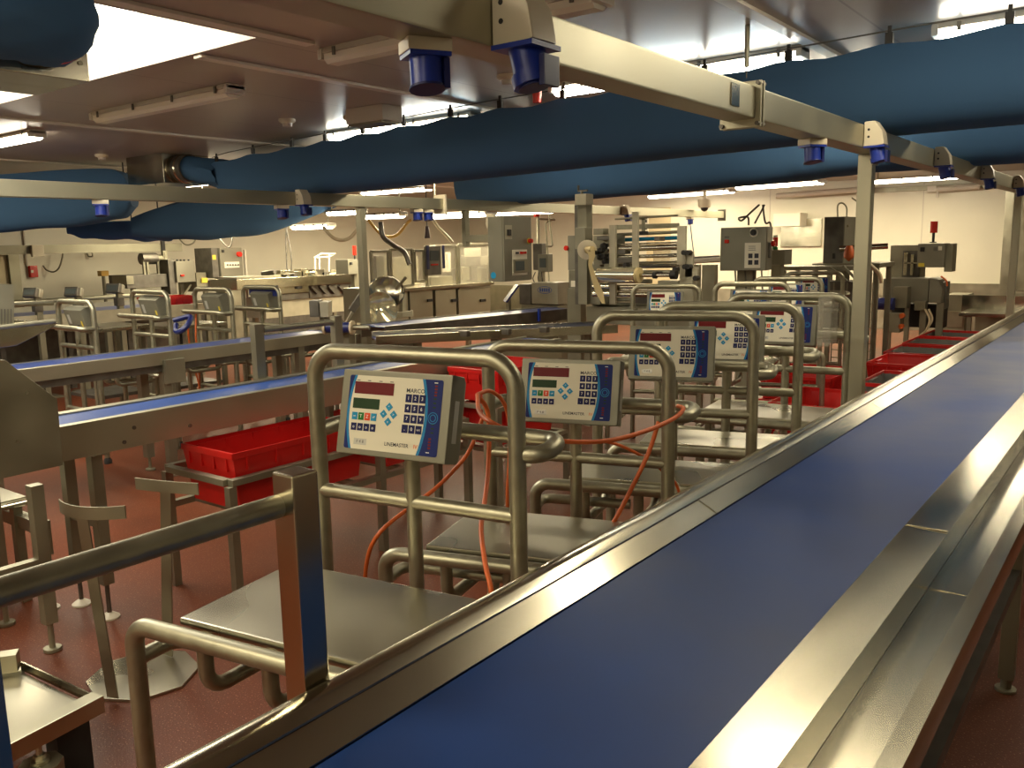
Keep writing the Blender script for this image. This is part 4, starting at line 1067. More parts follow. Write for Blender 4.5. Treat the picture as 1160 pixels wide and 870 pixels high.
# dark bases and tables between the rear stations and the wall
t = thing('low_machine_base', 'dark open machine base beneath the far left belt', 'machine base', (-10.7, 5, 0))
m = MB('dark_steel').boxm((-10.9, 3.3, .12), (-10.85, 6.5, .74)); obj('rear_panel', m, t)
for k_ in range(5): obj('leg', MB('dark_steel').boxm((-10.4, 3.4+k_*.75, 0), (-10.33, 3.46+k_*.75, .74)), t)
obj('lower_rail', MB('dark_steel').boxm((-10.40, 3.4, .25), (-10.36, 6.46, .31)), t)
t = thing('low_machine_base', 'long dark machine base along the left wall under the motor machine', 'machine base', (-12.6, 8, 0))
obj('body', MB('dark_steel').boxm((-12.9, 3.0, .1), (-12.5, 12.5, .78)), t, .01)
for k_ in range(6): obj('leg', MB('dark_steel').boxm((-12.75, 3.2+k_*1.75, 0), (-12.65, 3.3+k_*1.75, .1)), t)
for q, d_, lb in (((118, 369), 7.9, 'small steel table between first two rear stations'), ((205, 366), 8.4, 'small steel table behind second rear station')):
    p = ad(*q, d_); t = thing('steel_table', lb, 'table', (p.x, p.y, 0))
    obj('table_top', MB('plate_steel').boxm((p.x-.32, p.y-.30, p.z-.03), (p.x+.32, p.y+.3, p.z)), t, .004)
    for a in (-.28, .28):
        for b in (-.26, .26): obj('leg', MB('dull_steel').boxm((p.x+a-.02, p.y+b-.02, 0), (p.x+a+.02, p.y+b+.02, p.z-.031)), t)
    obj('shelf', MB('dark_steel').boxm((p.x-.26, p.y-.24, .3), (p.x+.26, p.y+.24, .33)), t)
crate('red_crate', 'red crate on the far left belt behind second rear frame', (-10.3, 6.2, .905), .6, .4, .12, 'red_plastic', 'red_plastic', None, Rd(90))

# motor machine
t = thing('packing_machine', 'open machine with round motor on top, behind second rear frame', 'machine', (-11, 6.5, 0))
Xp = -11.9
part_box('bed', t, 'x', (143, 312, 200, 324), Xp, .5, 'dark_steel')
part_box('bed_side', t, 'x', (143, 313, 152, 322), Xp+.02, .4, 'dull_steel')
a = ax(168, 293, Xp-.2); obj('motor', MB('dark_steel').cyl((Xp-.2, a.y-.12, a.z), (Xp-.2, a.y+.12, a.z), .085, 18), t)
obj('motor_end', MB('dull_steel').cyl((Xp-.2, a.y+.12, a.z), (Xp-.2, a.y+.28, a.z), .055, 14), t)
m = MB('dull_steel')
for px in (164, 168, 180, 189): p = ax(px, 315, Xp-.15); p2 = ax(px, 286, Xp-.15); m.boxm((Xp-.17, p.y-.015, p.z), (Xp-.13, p.y+.015, p2.z-(.1 if px < 185 else 0)))
obj('uprights', m, t)
obj('upper_bracket', flatx('dull_steel', (182, 284, 188, 295), Xp-.2, .06), t, .01)
part_box('column', t, 'x', (190, 294, 201, 333), Xp+.05, .25, 'dark_steel')
part_box('control_panel', t, 'x', (199, 296, 222, 319), Xp+.1, .3, 'cabinet_grey')
m = MB('black')
for px in (205, 209, 213, 218): p = ax(px, 296, Xp+.1); m.cyl((Xp, p.y, p.z), (Xp, p.y, p.z+.03), .015, 8)
obj('knobs', m, t); obj('stop_button', flatx('red_light', (204, 311, 208, 313), Xp+.1, .03), t, .006)
obj('yellow_sign', flatx('yellow_label', (228, 315, 235, 320), Xp+.1, .012), t)
part_box('rear_body', t, 'x', (222, 309, 235, 330), Xp+.08, .4, 'dull_steel')
for px in (150, 205, 232): p = ax(px, 320, Xp-.2); obj('leg', MB('dull_steel').boxm((Xp-.23, p.y-.03, 0), (Xp-.17, p.y+.03, p.z)), t)
m = MB('dull_steel'); 
for i, px in enumerate((208, 218)): m.bar(ax(px, 334, Xp-.05), ax(px+8, 322, Xp-.05), .03, .03)
obj('braces', m, t)
# upright cabinet with red button
t = thing('control_cabinet', 'grey upright cabinet with yellow label and row of buttons, far left', 'control cabinet', ax(257, 330, -11.7)*1)
t.location.z = 0
part_box('side', t, 'x', (239, 281, 248.5, 314), -11.7, .45, 'dark_steel'); part_box('body', t, 'x', (248.6, 281, 276, 314), -11.7, .45, 'cabinet_grey')
obj('yellow_label', flatx('yellow_label', (240.5, 289, 244.5, 294), -11.7, .004), t)
obj('button_row', flatx('paper', (254, 297, 271, 303), -11.7, .01), t)
m = MB('black')
for k_ in range(5): p = ax(257+k_*3, 300, -11.7); m.cyl((-11.69, p.y, p.z), (-11.67, p.y, p.z), .012, 8)
obj('buttons', m, t)
p = ax(270, 288, -11.7); obj('stop_button', MB('red_light').cyl((-11.7, p.y, p.z), (-11.65, p.y, p.z), .04, 14), t)
obj('switch', flatx('black', (251, 283, 253.5, 286), -11.7, .02), t, .004)
p = ax(262, 314, -11.9); obj('pedestal', MB('dull_steel').boxm((-12.05, p.y-.2, .0), (-11.8, p.y+.2, p.z)), t)
wcable('pair of cables above the far left cabinet', [(240, 259), (250, 272), (260, 280), (264, 268), (270, 258)], 12.4, .01, 'dark_steel')
t = thing('pipe_post', 'thin vertical pipe right of the far left cabinet', 'pipe', ad(279, 316, 12))
p = ad(279, 316, 12); obj('pipe', MB('fixture_body').cyl((p.x, p.y, .8), (p.x, p.y, ad(279, 283, 12).z), .02, 8), t)
# long processing line
t = thing('processing_line', 'long steel processing line along the left wall behind rear stations', 'machine', (-9.6, 8, 0))
Xp = -9.5
part_box('rear_table', t, 'x', (250, 318, 300, 326), Xp-.5, .3, 'dull_steel')
part_box('fascia', t, 'x', (312, 320, 350, 331), Xp, .5, 'sheet_steel')
part_box('open_side', t, 'x', (350, 322, 415, 333), Xp-.02, .45, 'dark_steel')
part_box('top_plate', t, 'x', (268, 317, 415, 319.5), Xp+.04, .6, 'sheet_steel')
part_box('dark_band', t, 'x', (312, 331.5, 350, 338), Xp-.02, .4, 'dark_steel')
part_box('lower_body', t, 'x', (300, 338, 395, 352), Xp-.05, .5, 'machine_beige')
part_box('left_body', t, 'x', (268, 314, 311, 324), Xp+.02, .4, 'machine_beige')
m = MB('dark_steel')
for px in (352, 362, 372, 384, 396): m.bar(ax(px, 324, Xp+.0), ax(px+7, 332, Xp+.0), .04, .03)
obj('diagonal_struts', m, t)
rr = random.Random(2)
for k_ in range(14):
    px = 300+k_*7.8; p = ax(px, 316, Xp-.15); h = .05+rr.random()*.09
    m = MB(rr.choice(['dark_steel', 'dull_steel', 'sheet_steel'])); 
    if k_ % 3 == 0: m.cyl((Xp-.2, p.y, p.z+h*.5), (Xp, p.y+.06, p.z+h*.7), .035, 12)
    else: m.boxm((Xp-.25, p.y, p.z-.01), (Xp-.1, p.y+.10+rr.random()*.08, p.z+h))
    obj('fitting', m, t, .006)
obj('handle', flatx('black', (335, 324, 341, 327), Xp, .03), t, .006)
for yy in (7.2, 8.6, 10.2, 11.6): obj('leg', MB('dull_steel').boxm((Xp-.4, yy, 0), (Xp-.34, yy+.06, .8)), t)
part_box('switch_box', t, 'x', (325, 311, 335, 319), Xp-.05, .2, 'dark_steel')
# wire rack
t = thing('wire_rack', 'thin wire rack standing on the far processing line', 'rack', ad(368, 318, 12.5))
m = MB('fixture_body')
for px in (357, 362, 373): m.cyl(ad(px, 318, 12.5), ad(px, 291 if px < 372 else 288, 12.5), .012, 6)
m.tube([ad(356, 292, 12.5), ad(364, 287.5, 12.5), ad(380, 287.5, 12.5), ad(373, 291, 12.5), ad(356, 292, 12.5)], .012, n=6)
obj('wires', m, t)
wcable('pair of thin cables dropping from ceiling to the processing line', [(325, 248), (324, 270), (325, 300), (326, 308)], 12.2, .010, 'dark_steel')
wcable('thin cable dropping beside the pair above the processing line', [(325, 262), (330, 290), (330, 312)], 12.2, .008, 'dark_steel')
# small box with beacon
t = thing('beacon_box', 'small grey control box with dark red beacon left of slim post', 'control box', ad(402, 310, 11.5))
Xp = -8.9
part_box('box', t, 'x', (394, 294, 410, 310), Xp, .25, 'cabinet_grey')
p = ax(402, 294, Xp-.1); obj('beacon_stem', MB('black').cyl((p.x, p.y, p.z), (p.x, p.y, p.z+.06), .012, 8), t); obj('beacon', MB('red_light').cyl((p.x, p.y, p.z+.06), (p.x, p.y, p.z+.19), .026, 12), t)
obj('knob', flatx('black', (396, 297, 398.5, 300), Xp, .02), t, .004)
p = ax(402, 310, Xp-.12); obj('stand', MB('dull_steel').boxm((Xp-.15, p.y-.05, 0), (Xp-.08, p.y+.05, p.z)), t)
# scale head box at 365,350
p = ad(364, 349, 7.6); t = thing('indicator_column', 'dark boxy scale head on stand left of the tilted bowls', 'indicator', (p.x, p.y, 0))
T = Matrix.Translation(p) @ Matrix.Rotation(Rd(40), 4, 'Z')
obj('case', MB('dark_steel').boxm((-.085, -.12, -.07), (.0, .10, .075), T), t, .012)
obj('back_cover', MB('machine_beige').boxm((.001, -.11, -.075), (.08, .11, .06), T), t, .012)
obj('column', MB('dull_steel').boxm((p.x-.03, p.y+.0, .02), (p.x+.03, p.y+.06, p.z-.07)), t)
obj('foot_plate', MB('dull_steel').boxm((p.x-.15, p.y-.12, 0), (p.x+.15, p.y+.18, .02)), t)
# tilted bowl machine
t = thing('bowl_machine', 'machine with large tilted steel bowls behind the slim post', 'machine', ad(428, 360, 8.95)); t.location.z = 0
c1 = ad(437, 333, 8.95); Tb = Matrix.Rotation(Rd(40), 3, 'Z') @ Matrix.Rotation(Rd(60), 3, 'X')
obj('bowl', MB('sheet_steel').lathe([(.02, -.10), (.10, -.09), (.16, -.04), (.19, .02), (.20, .025), (.185, .02), (.15, -.03), (.02, -.08)], c1, 26, T=Tb), t)
c1 = ad(432, 350, 8.65); Tb = Matrix.Rotation(Rd(75), 3, 'Z') @ Matrix.Rotation(Rd(75), 3, 'X')
obj('bowl', MB('film').lathe([(.02, -.08), (.10, -.06), (.17, .0), (.18, .005), (.15, -.02), (.02, -.06)], c1, 26, T=Tb), t)
obj('hopper_plate', MB('dark_steel').bar(ad(398, 352, 8.8), ad(412, 332, 8.8), .16, .07), t, .006)
obj('hopper_side', MB('machine_beige').bar(ad(392, 366, 8.85), ad(402, 348, 8.85), .10, .02), t)
obj('arm', MB('machine_beige').bar(ad(456, 357, 8.95), ad(456, 333, 8.95), .05, .05), t, .006)
obj('arm_foot', MB('machine_beige').bar(ad(448, 357, 8.95), ad(468, 355, 8.95), .06, .06), t, .006)
obj('lever', MB('sheet_steel').bar(ad(448, 328, 8.95), ad(460, 314, 8.95), .03, .03), t)
p = ad(430, 372, 9.0); obj('base', MB('dull_steel').boxm((p.x-.25, p.y-.10, 0), (p.x+.30, p.y+.25, .78)), t, .01)
p2 = ad(408, 356, 8.1); obj('white_cylinder', MB('cream_plastic').cyl(ad(414, 366, 8.65), ad(414, 348, 8.65), .035, 12), t)

# glazed packing machine
t = thing('glazed_machine', 'long packing machine with clear guard windows left of tall cabinet', 'machine', (-8, 9, 0))
Xp = -7.4
def fr(q, X, wd=.03, mt='dull_steel'):
    m = MB(mt); a, b = ax(q[0], q[1], X), ax(q[2], q[3], X)
    y0, y1, zz0, zz1 = a.y, b.y, b.z, a.z
    for y in (y0, y1): m.boxm((X-wd, y-wd/2, zz0), (X, y+wd/2, zz1))
    for z in (zz0, zz1): m.boxm((X-wd, y0, z-wd/2), (X, y1, z+wd/2))
    return m
wins = [(421, 285, 442, 322), (443, 283, 469, 323), (470, 284, 482, 318), (483, 279, 519, 325), (520, 277, 556, 325)]
for i, q in enumerate(wins):
    f_ = obj('guard_frame', fr(q, Xp), t, .004)
    a, b = ax(q[0], q[1], Xp), ax(q[2], q[3], Xp)
    obj('window_pane', MB('clear_panel').boxm((Xp-.018, a.y+.015, b.z+.015), (Xp-.012, b.y-.015, a.z-.015)), f_)
part_box('inner_back', t, 'x', (425, 292, 475, 322), Xp-.45, .05, 'machine_beige')
part_box('inner_door', t, 'x', (426, 290, 436, 320), Xp-.3, .05, 'cabinet_grey')
part_box('control_screen', t, 'x', (484, 279, 500, 311), Xp+.08, .06, 'dark_steel')
obj('display', flatx('screen', (487, 284, 497, 295), Xp+.08, .005), t)
obj('stop_buttons', flatx('red_light', (488, 299, 496, 300.5), Xp+.08, .01), t)
for q in ((482.5, 278, 485.5, 305), (500.5, 278, 503, 304)): obj('blue_edge', flatx('navy_plastic', q, Xp+.085, .02), t)
part_box('paper_notice', t, 'x', (526, 281, 545, 290.5), Xp-.05, .005, 'paper')
for q, mt_ in (((527, 290, 545, 301), 'dark_steel'), ((524, 303, 532, 317), 'dull_steel'), ((534, 302, 541, 318), 'dark_steel'), ((544, 290, 553, 300), 'machine_beige'), ((545, 304, 552, 318), 'dull_steel'), ((507, 286, 511, 308), 'paper'), ((512, 305, 516, 318), 'dark_steel'), ((488, 314, 514, 322), 'dull_steel')):
    part_box('mechanism', t, 'x', q, Xp-.2, .1, mt_)
a, b = ax(462, 325, Xp), ax(556, 325, Xp)
obj('worktop', MB('sheet_steel').boxm((Xp-.6, a.y-.3, a.z-.05), (Xp+.06, b.y, a.z-.01)), t, .004)
for q in ((421, 327, 463, 362), (464, 329, 491, 362), (493, 329, 517.5, 362), (519, 328, 556, 362)):
    d_ = part_box('lower_door', t, 'x', q, Xp, .5, 'beam_steel')
    obj('door_handle', flatx('black', ((q[0]+q[2])/2+6, 339, (q[0]+q[2])/2+12, 341.5), Xp+.001, .02), d_, .003)
for yy in (a.y, b.y-.1): obj('leg', MB('dull_steel').boxm((Xp-.4, yy, 0), (Xp-.34, yy+.06, .7)), t)
obj('feed_hose', smooth_tube(MB('dark_steel'), [ad(431, 252, 10.2), ad(434, 268, 10.2), ad(446, 278, 10.3), ad(458, 286, 10.4), ad(464, 300, 10.4)], .03, 24), t)
wcable('yellow and cream hose looping between lit strip lights', [(417, 249), (428, 262), (437, 268), (450, 266), (461, 253), (466, 249)], 10.6, .018, 'cable_yellow')
wcable('cream hose looping left of the slim post', [(366, 257), (376, 268), (386, 272), (397, 269), (406, 258)], 9.8, .02, 'cable_cream')
wcable('pair of white cables slanting down to the glazed machine', [(490, 248), (497, 258), (505, 266), (513, 275)], 10.8, .018, 'cable_cream')
p = ad(484, 264, 10); t = thing('hanging_plug', 'dark red plug hanging under the low beam', 'plug', p)
obj('cable', MB('black').cyl(p+Vector((0, 0, .08)), (p.x, p.y, ZC), .006, 6), t); obj('body', MB('resin_dark').cyl(p-Vector((0, 0, .06)), p+Vector((0, 0, .08)), .035, 12, .018), t)

# tall cabinet with stop button
t = thing('control_cabinet', 'tall grey control cabinet with red stop button and screen, under the low beam', 'control cabinet', (-5.6, 7.2, 0))
Xp = -5.45
a = ax(570, 245, Xp); b = ax(603, 317, Xp); l = a.x
al = ay(553, 280, a.y)
obj('case', MB('cabinet_grey').boxm((al.x, a.y, b.z), (Xp-.02, b.y, a.z)), t, .006)
obj('door', MB('cabinet_grey').boxm((Xp-.019, a.y+.004, b.z+.004), (Xp, b.y-.004, a.z-.004)), t, .005)
obj('door_latch', flatx('black', (574, 260, 578, 267), Xp, .02), t, .004)
obj('latch_plate', flatx('machine_beige', (572, 255, 580, 271), Xp, .003), t)
p = ax(599, 273, Xp); obj('stop_button', MB('red_light').cyl((Xp, p.y, p.z), (Xp+.045, p.y, p.z), .022, 16), t); obj('stop_plate', MB('yellow_label').cyl((Xp, p.y, p.z), (Xp+.004, p.y, p.z), .032, 16), t)
obj('control_plate', flatx('paper', (580, 283, 597, 311), Xp, .006), t)
obj('screen_bezel', flatx('dull_steel', (581, 294, 597, 308), Xp+.0065, .02), t, .004)
obj('screen', flatx('screen', (584, 296, 594, 306), Xp+.027, .004), t)
obj('red_switch', flatx('red_light', (589, 285, 595, 287.5), Xp+.0065, .02), t, .003); obj('key_switch', flatx('black', (584, 285.5, 587, 287.5), Xp+.0065, .012), t)
p = ay(560, 312, al.y); obj('round_sticker', MB('key_cyan').cyl((ay(559, 312, a.y).x, a.y-.003, ay(559, 312, a.y).z), (ay(559, 312, a.y).x, a.y-.0005, ay(559, 312, a.y).z), .035, 16), t)
m = MB('dull_steel').boxm((-5.998, a.y+.05, a.z-.25), (al.x-.001, a.y+.12, a.z-.18)); m.boxm((-6.05, a.y+.05, a.z-.3), (-5.999, a.y+.12, ZB-.012)); obj('hanging_bracket', m, t, .004)
obj('cream_bracket', MB('cream_plastic').box(ad(556, 250, 9.0), (.10, .05, .14)), t, .01)
# small screen
t = thing('touch_screen', 'small grey screen on stand right of the tall cabinet', 'screen', (-5.5, 8, 0))
Y_ = 8.5
part_box('case', t, 'y', (609, 288, 621, 308), Y_, .10, 'cabinet_grey'); obj('screen', flaty('screen', (611.5, 292.5, 618.5, 303), Y_, .006), t)
part_box('rear_case', t, 'y', (603.5, 276, 614, 306), Y_+.14, .10, 'dark_steel')
p = ay(613, 308, Y_+.05); obj('stand', MB('dull_steel').boxm((p.x-.03, Y_+.03, 0), (p.x+.03, Y_+.09, p.z)), t)
m = MB('black')
for dx_ in (-.05, .0, .04): m.tube([(p.x+dx_, Y_, p.z), (p.x+dx_*1.6, Y_-.02, p.z-.08), (p.x+dx_, Y_+.02, p.z-.17)], .006, .03, 6)
obj('cables', m, t)
# piping
t = thing('wall_pipes', 'thin steel pipes rising beside the tall cabinet to the beam', 'pipework', (-5.5, 8.6, 0))
dd = 11.6
m = MB('dull_steel'); m.tube([ad(610, 279, dd), ad(626, 279, dd), ad(622, 248, dd), ad(622, 243, dd)], .014, .03, 8); m.tube([ad(623, 342, dd), ad(620, 280, dd), ad(618, 252, dd), ad(628, 248, dd)], .012, .03, 8); m.tube([ad(609.5, 300, dd), ad(609.5, 246, dd)], .02, n=8); m.tube([ad(609, 248, dd), ad(629, 249, dd)], .014, n=8)
obj('pipes', m, t); obj('red_valve', MB('red_light').lathe([(.04, -.02), (.045, 0), (.04, .02)], ad(608, 244, dd), 12), t)
# cream box machine with blue lettering
t = thing('cream_cabinet', 'low cream cabinet with blue oval lettering left of wrapping machine', 'cabinet', (-5, 7.4, 0))
Y_ = 8.0
part_box('body', t, 'y', (602, 320, 632, 345), Y_, .3, 'machine_beige')
part_box('dark_side', t, 'y', (588, 322, 601.5, 345), Y_+.02, .25, 'dark_steel')
m = MB('blue_ink'); p = ay(617, 328.5, Y_)
for k_ in range(5): m.boxm((p.x-.07+k_*.03, Y_-.0015, p.z-.02), (p.x-.05+k_*.03, Y_-.0005, p.z+.02))
for k_ in range(24):
    a0, a1 = 2*pi*k_/24, 2*pi*(k_+1)/24
    m.add([Vector((p.x+.10*(1 if i < 2 else .93)*cos(a), Y_-.0012, p.z+.042*(1 if i < 2 else .86)*sin(a))) for i, a in enumerate((a0, a1, a1, a0))], [(0, 1, 2, 3)])
obj('lettering', m, t)
obj('base', MB('dull_steel').boxm((ay(590, 345, Y_).x, Y_+.01, 0), (ay(631, 345, Y_).x, Y_+.26, ay(590, 345, Y_).z)), t)
p = ad(578, 333, 8.0); t = thing('blue_sheet', 'dark blue tilted sheet on stand under the tall control cabinet', 'sheet', (p.x, p.y, 0))
obj('sheet', MB('navy_plastic').bar(ad(572, 342, 9.5), ad(586, 323, 9.5), .16, .02), t); q_ = ad(576, 338, 9.5); obj('stand', MB('dull_steel').boxm((q_.x-.02, q_.y-.02, 0), (q_.x+.02, q_.y+.02, q_.z)), t)
# shiny conveyor before them
t = thing('belt_conveyor', 'pale shiny belt conveyor rising to the right under the tall cabinet', 'conveyor', (-5.4, 6.8, 0))
P0, P1 = az(437, 370, .9), az(650, 349, .9); dv = (P1-P0).normalized(); sd = Vector((-dv.y, dv.x, 0)); 
P0 = P0-dv*.0
def strip(m, o0, o1, za, zb, pa=P0, pb=P1, sd_=sd):
    return m.add([pa+sd_*o0+Vector((0, 0, za-.9)), pb+sd_*o0+Vector((0, 0, za-.9)), pb+sd_*o1+Vector((0, 0, za-.9)), pa+sd_*o1+Vector((0, 0, za-.9)),
                  pa+sd_*o0+Vector((0, 0, zb-.9)), pb+sd_*o0+Vector((0, 0, zb-.9)), pb+sd_*o1+Vector((0, 0, zb-.9)), pa+sd_*o1+Vector((0, 0, zb-.9))],
                 [(0,1,2,3),(4,5,6,7),(0,1,5,4),(1,2,6,5),(2,3,7,6),(3,0,4,7)])
obj('belt', strip(MB('far_belt'), .02, .38, .885, .895), t); obj('side_panel', strip(MB('dark_steel'), 0, .018, .78, .90), t); obj('side_panel', strip(MB('dull_steel'), .382, .40, .78, .905), t)
for f in (.2, .6, .95):
    c_ = P0.lerp(P1, f)+sd*.2; obj('leg', MB('dull_steel').boxm((c_.x-.03, c_.y-.03, 0), (c_.x+.03, c_.y+.03, .78)), t)
p = P0.lerp(P1, .78)-sd*.01; obj('blue_strap', MB('blue_plastic').boxm((p.x-.01, p.y-.02, .80), (p.x+.012, p.y+.01, .93)), t)
# steel rail with roller edge right behind stations
t = thing('rail_conveyor', 'steel roller rail conveyor behind the second weighing frame', 'conveyor', (-4.7, 5.6, 0))
P0, P1 = az(426, 381, .9), az(700, 368, .9)
m = MB('sheet_steel'); sdx = Vector((-(P1-P0).normalized().y, (P1-P0).normalized().x, 0))
strip(m, 0, .03, .83, .90, P0, P1, sdx); obj('side_rail', m, t)
m = MB('sheet_steel'); strip(m, .30, .33, .84, .91, P0, P1, sdx); obj('side_rail', m, t)
m = MB('far_belt'); strip(m, .035, .295, .86, .87, P0, P1, sdx); obj('belt', m, t)
for f in (.1, .5, .9):
    c_ = P0.lerp(P1, f)+sdx*.16; obj('leg', MB('dull_steel').boxm((c_.x-.03, c_.y-.03, 0), (c_.x+.03, c_.y+.03, .84)), t)
for f in (.35, .52, .68):
    c_ = P0.lerp(P1, f)+sdx*.0; obj('motor_block', MB('dark_steel').box((c_.x, c_.y-.01, .89), (.09, .05, .05)), t, .01)

# ================================================================== WRAPPING MACHINE
t = thing('wrapping_machine', 'tall wrapping machine with crank post, steel rollers and foil roll', 'machine', (-3.8, 6.9, 0))
Y_ = 6.5
def yy_(px, py, dy=0): return ay(px, py, Y_+dy)
part_box('mast', t, 'y', (654, 222, 665, 345), Y_+.1, .10, 'dull_steel')
part_box('mast_rear', t, 'y', (650.5, 232, 655, 345), Y_+.2, .08, 'dark_steel')
p = yy_(659, 220, .15); m = MB('dark_steel'); m.cyl(p-Vector((0, 0, .1)), p+Vector((0, 0, .03)), .012, 10); m.bar(p+Vector((-.04, 0, .03)), p+Vector((.06, 0, .03)), .015, .015); m.cyl(p+Vector((-.035, 0, .03)), p+Vector((-.035, 0, .08)), .01, 8); obj('crank', m, t)
part_box('crank_block', t, 'y', (651, 220, 664, 232), Y_+.08, .12, 'machine_beige')
part_box('slide_block', t, 'y', (651, 258, 663, 282), Y_+.04, .12, 'dull_steel')
rollers = [(672, 808, 262, 1, 'tube_steel'), (697, 768, 247, 1.1, 'tube_steel'), (690, 768, 265, 1.8, 'dull_steel'), (697, 776, 276, 1.0, 'sheet_steel'), (690, 772, 297, 1.3, 'dull_steel'), (672, 730, 324, 2.6, 'sheet_steel'), (672, 745, 338, 2.2, 'tube_steel'), (700, 778, 327, 1.6, 'sheet_steel'), (728, 780, 336, 1.8, 'dull_steel'),
           (690, 768, 281, 3.2, 'sheet_steel'), (693, 770, 271, 2.2, 'key_cyan'), (700, 772, 290, 2.0, 'sheet_steel'), (672, 770, 301, 2.6, 'sheet_steel'), (672, 770, 308, 2.4, 'tube_steel'), (672, 738, 318, 2.5, 'tube_steel'), (672, 770, 332, 3, 'sheet_steel'), (672, 760, 343, 2.5, 'dull_steel')]
for i, (x0, x1, y, r, mt_) in enumerate(rollers[1:]):
    a, b = ay(x0, y+1.2, Y_+.35*(i % 2)), ay(x1, y-1.2, Y_+.35*(i % 2)); rr_ = r*.0078
    b.z = a.z+.01
    obj('roller', MB(mt_).cyl(a, b, rr_, 14), t)
for x0, y0, x1, y1, dy in ((690, 255, 697, 345, -.06), (716, 240, 722, 312, -.05), (767, 256, 776, 300, -.04), (770, 285, 784, 345, -.02)):
    part_box('side_frame', t, 'y', (x0, y0, x1, y1), Y_+dy, .03, 'machine_beige', .003)
part_box('side_frame', t, 'y', (776, 303, 790, 314), Y_-.02, .03, 'machine_beige', .003)
part_box('top_bar', t, 'y', (697, 255, 768, 258), Y_+.2, .03, 'tube_steel')
part_box('upper_body', t, 'y', (672, 267, 692, 300), Y_+.05, .25, 'dull_steel')
part_box('mid_body', t, 'y', (662, 300, 680, 345), Y_+.15, .25, 'dull_steel')
part_box('lower_body', t, 'y', (664, 347, 790, 372), Y_+.25, .5, 'dull_steel')
part_box('dark_gap', t, 'y', (716, 334, 742, 344), Y_+.24, .02, 'dark_steel', 0)
for q in ((777, 286), (781.5, 286), (778, 302), (782, 302), (748, 310), (767, 305), (790, 315), (711, 300), (683, 283), (686, 290), (677, 286)):
    p = ay(*q, Y_-.04); obj('hand_knob', MB('black').cyl((p.x, Y_-.09, p.z), (p.x, Y_-.03, p.z), .020, 12), t)
a = ay(716, 243, Y_); m = MB('dull_steel')
for q in ((728, 247, 731, 262), (725, 247, 733, 248.5)): 
    pa, pb = ay(q[0], q[1], Y_+.1), ay(q[2], q[3], Y_+.1); m.boxm((pa.x, Y_+.08, pb.z), (pb.x, Y_+.1, pa.z))
obj('small_bracket', m, t)
a, b = ay(679, 311.5, Y_-.1), ay(722, 310, Y_-.1); b.z = a.z; rl = obj('foil_roll', MB('film').cyl(a, b, .068, 24), t)
obj('roll_core', MB('ribbon').cyl(b, b+Vector((.025, 0, 0)), .066, 24), rl)
obj('roll_shaft', MB('sheet_steel').cyl(b, b+Vector((.33, 0, .004)), .017, 14), rl)
m = MB('black').cyl(b+Vector((.15, 0, 0)), b+Vector((.18, 0, 0)), .028, 14); m.cyl(b+Vector((.31, 0, .004)), b+Vector((.36, 0, .004)), .036, 14); obj('shaft_knob', m, rl)
pr_ = ay(665, 283, Y_-.12); obj('reel_disc', MB('cream_plastic').cyl(pr_-Vector((.0, .0, 0)), pr_+Vector((-.01, .02, 0)), .085, 22), t)
obj('reel_hub', MB('ribbon').cyl(pr_+Vector((.0, -.0, 0)), pr_+Vector((.07, -.02, 0)), .032, 16), t)
pts = [(668, 282), (671, 290), (668, 300), (673, 315), (678, 330), (684, 344)]
m = MB('ribbon'); vs = []
for i, q in enumerate(pts):
    p = ay(*q, Y_-.16); wd = (.04, .035, .015, .03, .035, .02)[i]; vs += [p+Vector((-wd, 0, 0)), p+Vector((wd, .01*(-1)**i, 0)), p+Vector((wd, .013*(-1)**i+.002, 0)), p+Vector((-wd, .003, 0))]
m.add(vs, [(i*4+k_, i*4+(k_+1) % 4, i*4+4+(k_+1) % 4, i*4+4+k_) for i in range(5) for k_ in range(4)]+[(0, 1, 2, 3), (23, 22, 21, 20)])
obj('paper_ribbon', m, t)
m = MB('black'); p = yy_(690, 286, .05)
for q in ((676, 285), (680, 291), (686, 296), (692, 290), (684, 279)): pp_ = ay(*q, Y_+.02); m.lathe([(.005, -.03), (.03, -.02), (.035, .0), (.03, .02), (.005, .03)], pp_, 10)
obj('drive_gear', m, t)
for q, mt_ in (((672, 259, 683, 266), 'dull_steel'), ((676, 268, 690, 272), 'dark_steel'), ((697, 283, 708, 288), 'dark_steel'), ((699, 292, 716, 298), 'dark_steel'), ((741, 268, 747, 273), 'dark_steel'), ((757, 287, 762, 291), 'dark_steel'), ((684, 299, 694, 309), 'dull_steel'), ((724, 262, 728, 266), 'black'), ((745, 318, 768, 323), 'dull_steel')):
    part_box('bracket_block', t, 'y', q, Y_-.03, .10, mt_, .004)
part_box('clear_flap', t, 'y', (740, 283, 768, 296), Y_+.3, .01, 'clear_panel', 0)
# post cabinet behind mast
t = thing('control_cabinet', 'narrow grey cabinet with red switch behind the crank post', 'control cabinet', (-4.7, 7.6, 0))
Y_ = 7.3
part_box('body', t, 'y', (643, 267, 654, 306), Y_, .3, 'cabinet_grey'); part_box('lower_case', t, 'y', (644, 306, 662, 327), Y_-.1, .3, 'dull_steel')
obj('label', flaty('paper', (647, 318, 657, 325), Y_-.1, .004), t)
p = ay(642, 281, Y_); obj('switch', MB('red_light').cyl((p.x, Y_+.02, p.z), (p.x, Y_-.02, p.z), .025, 12), t)
p = ay(650, 327, Y_); obj('stand', MB('dull_steel').boxm((p.x-.08, Y_, 0), (p.x+.08, Y_+.1, p.z)), t)
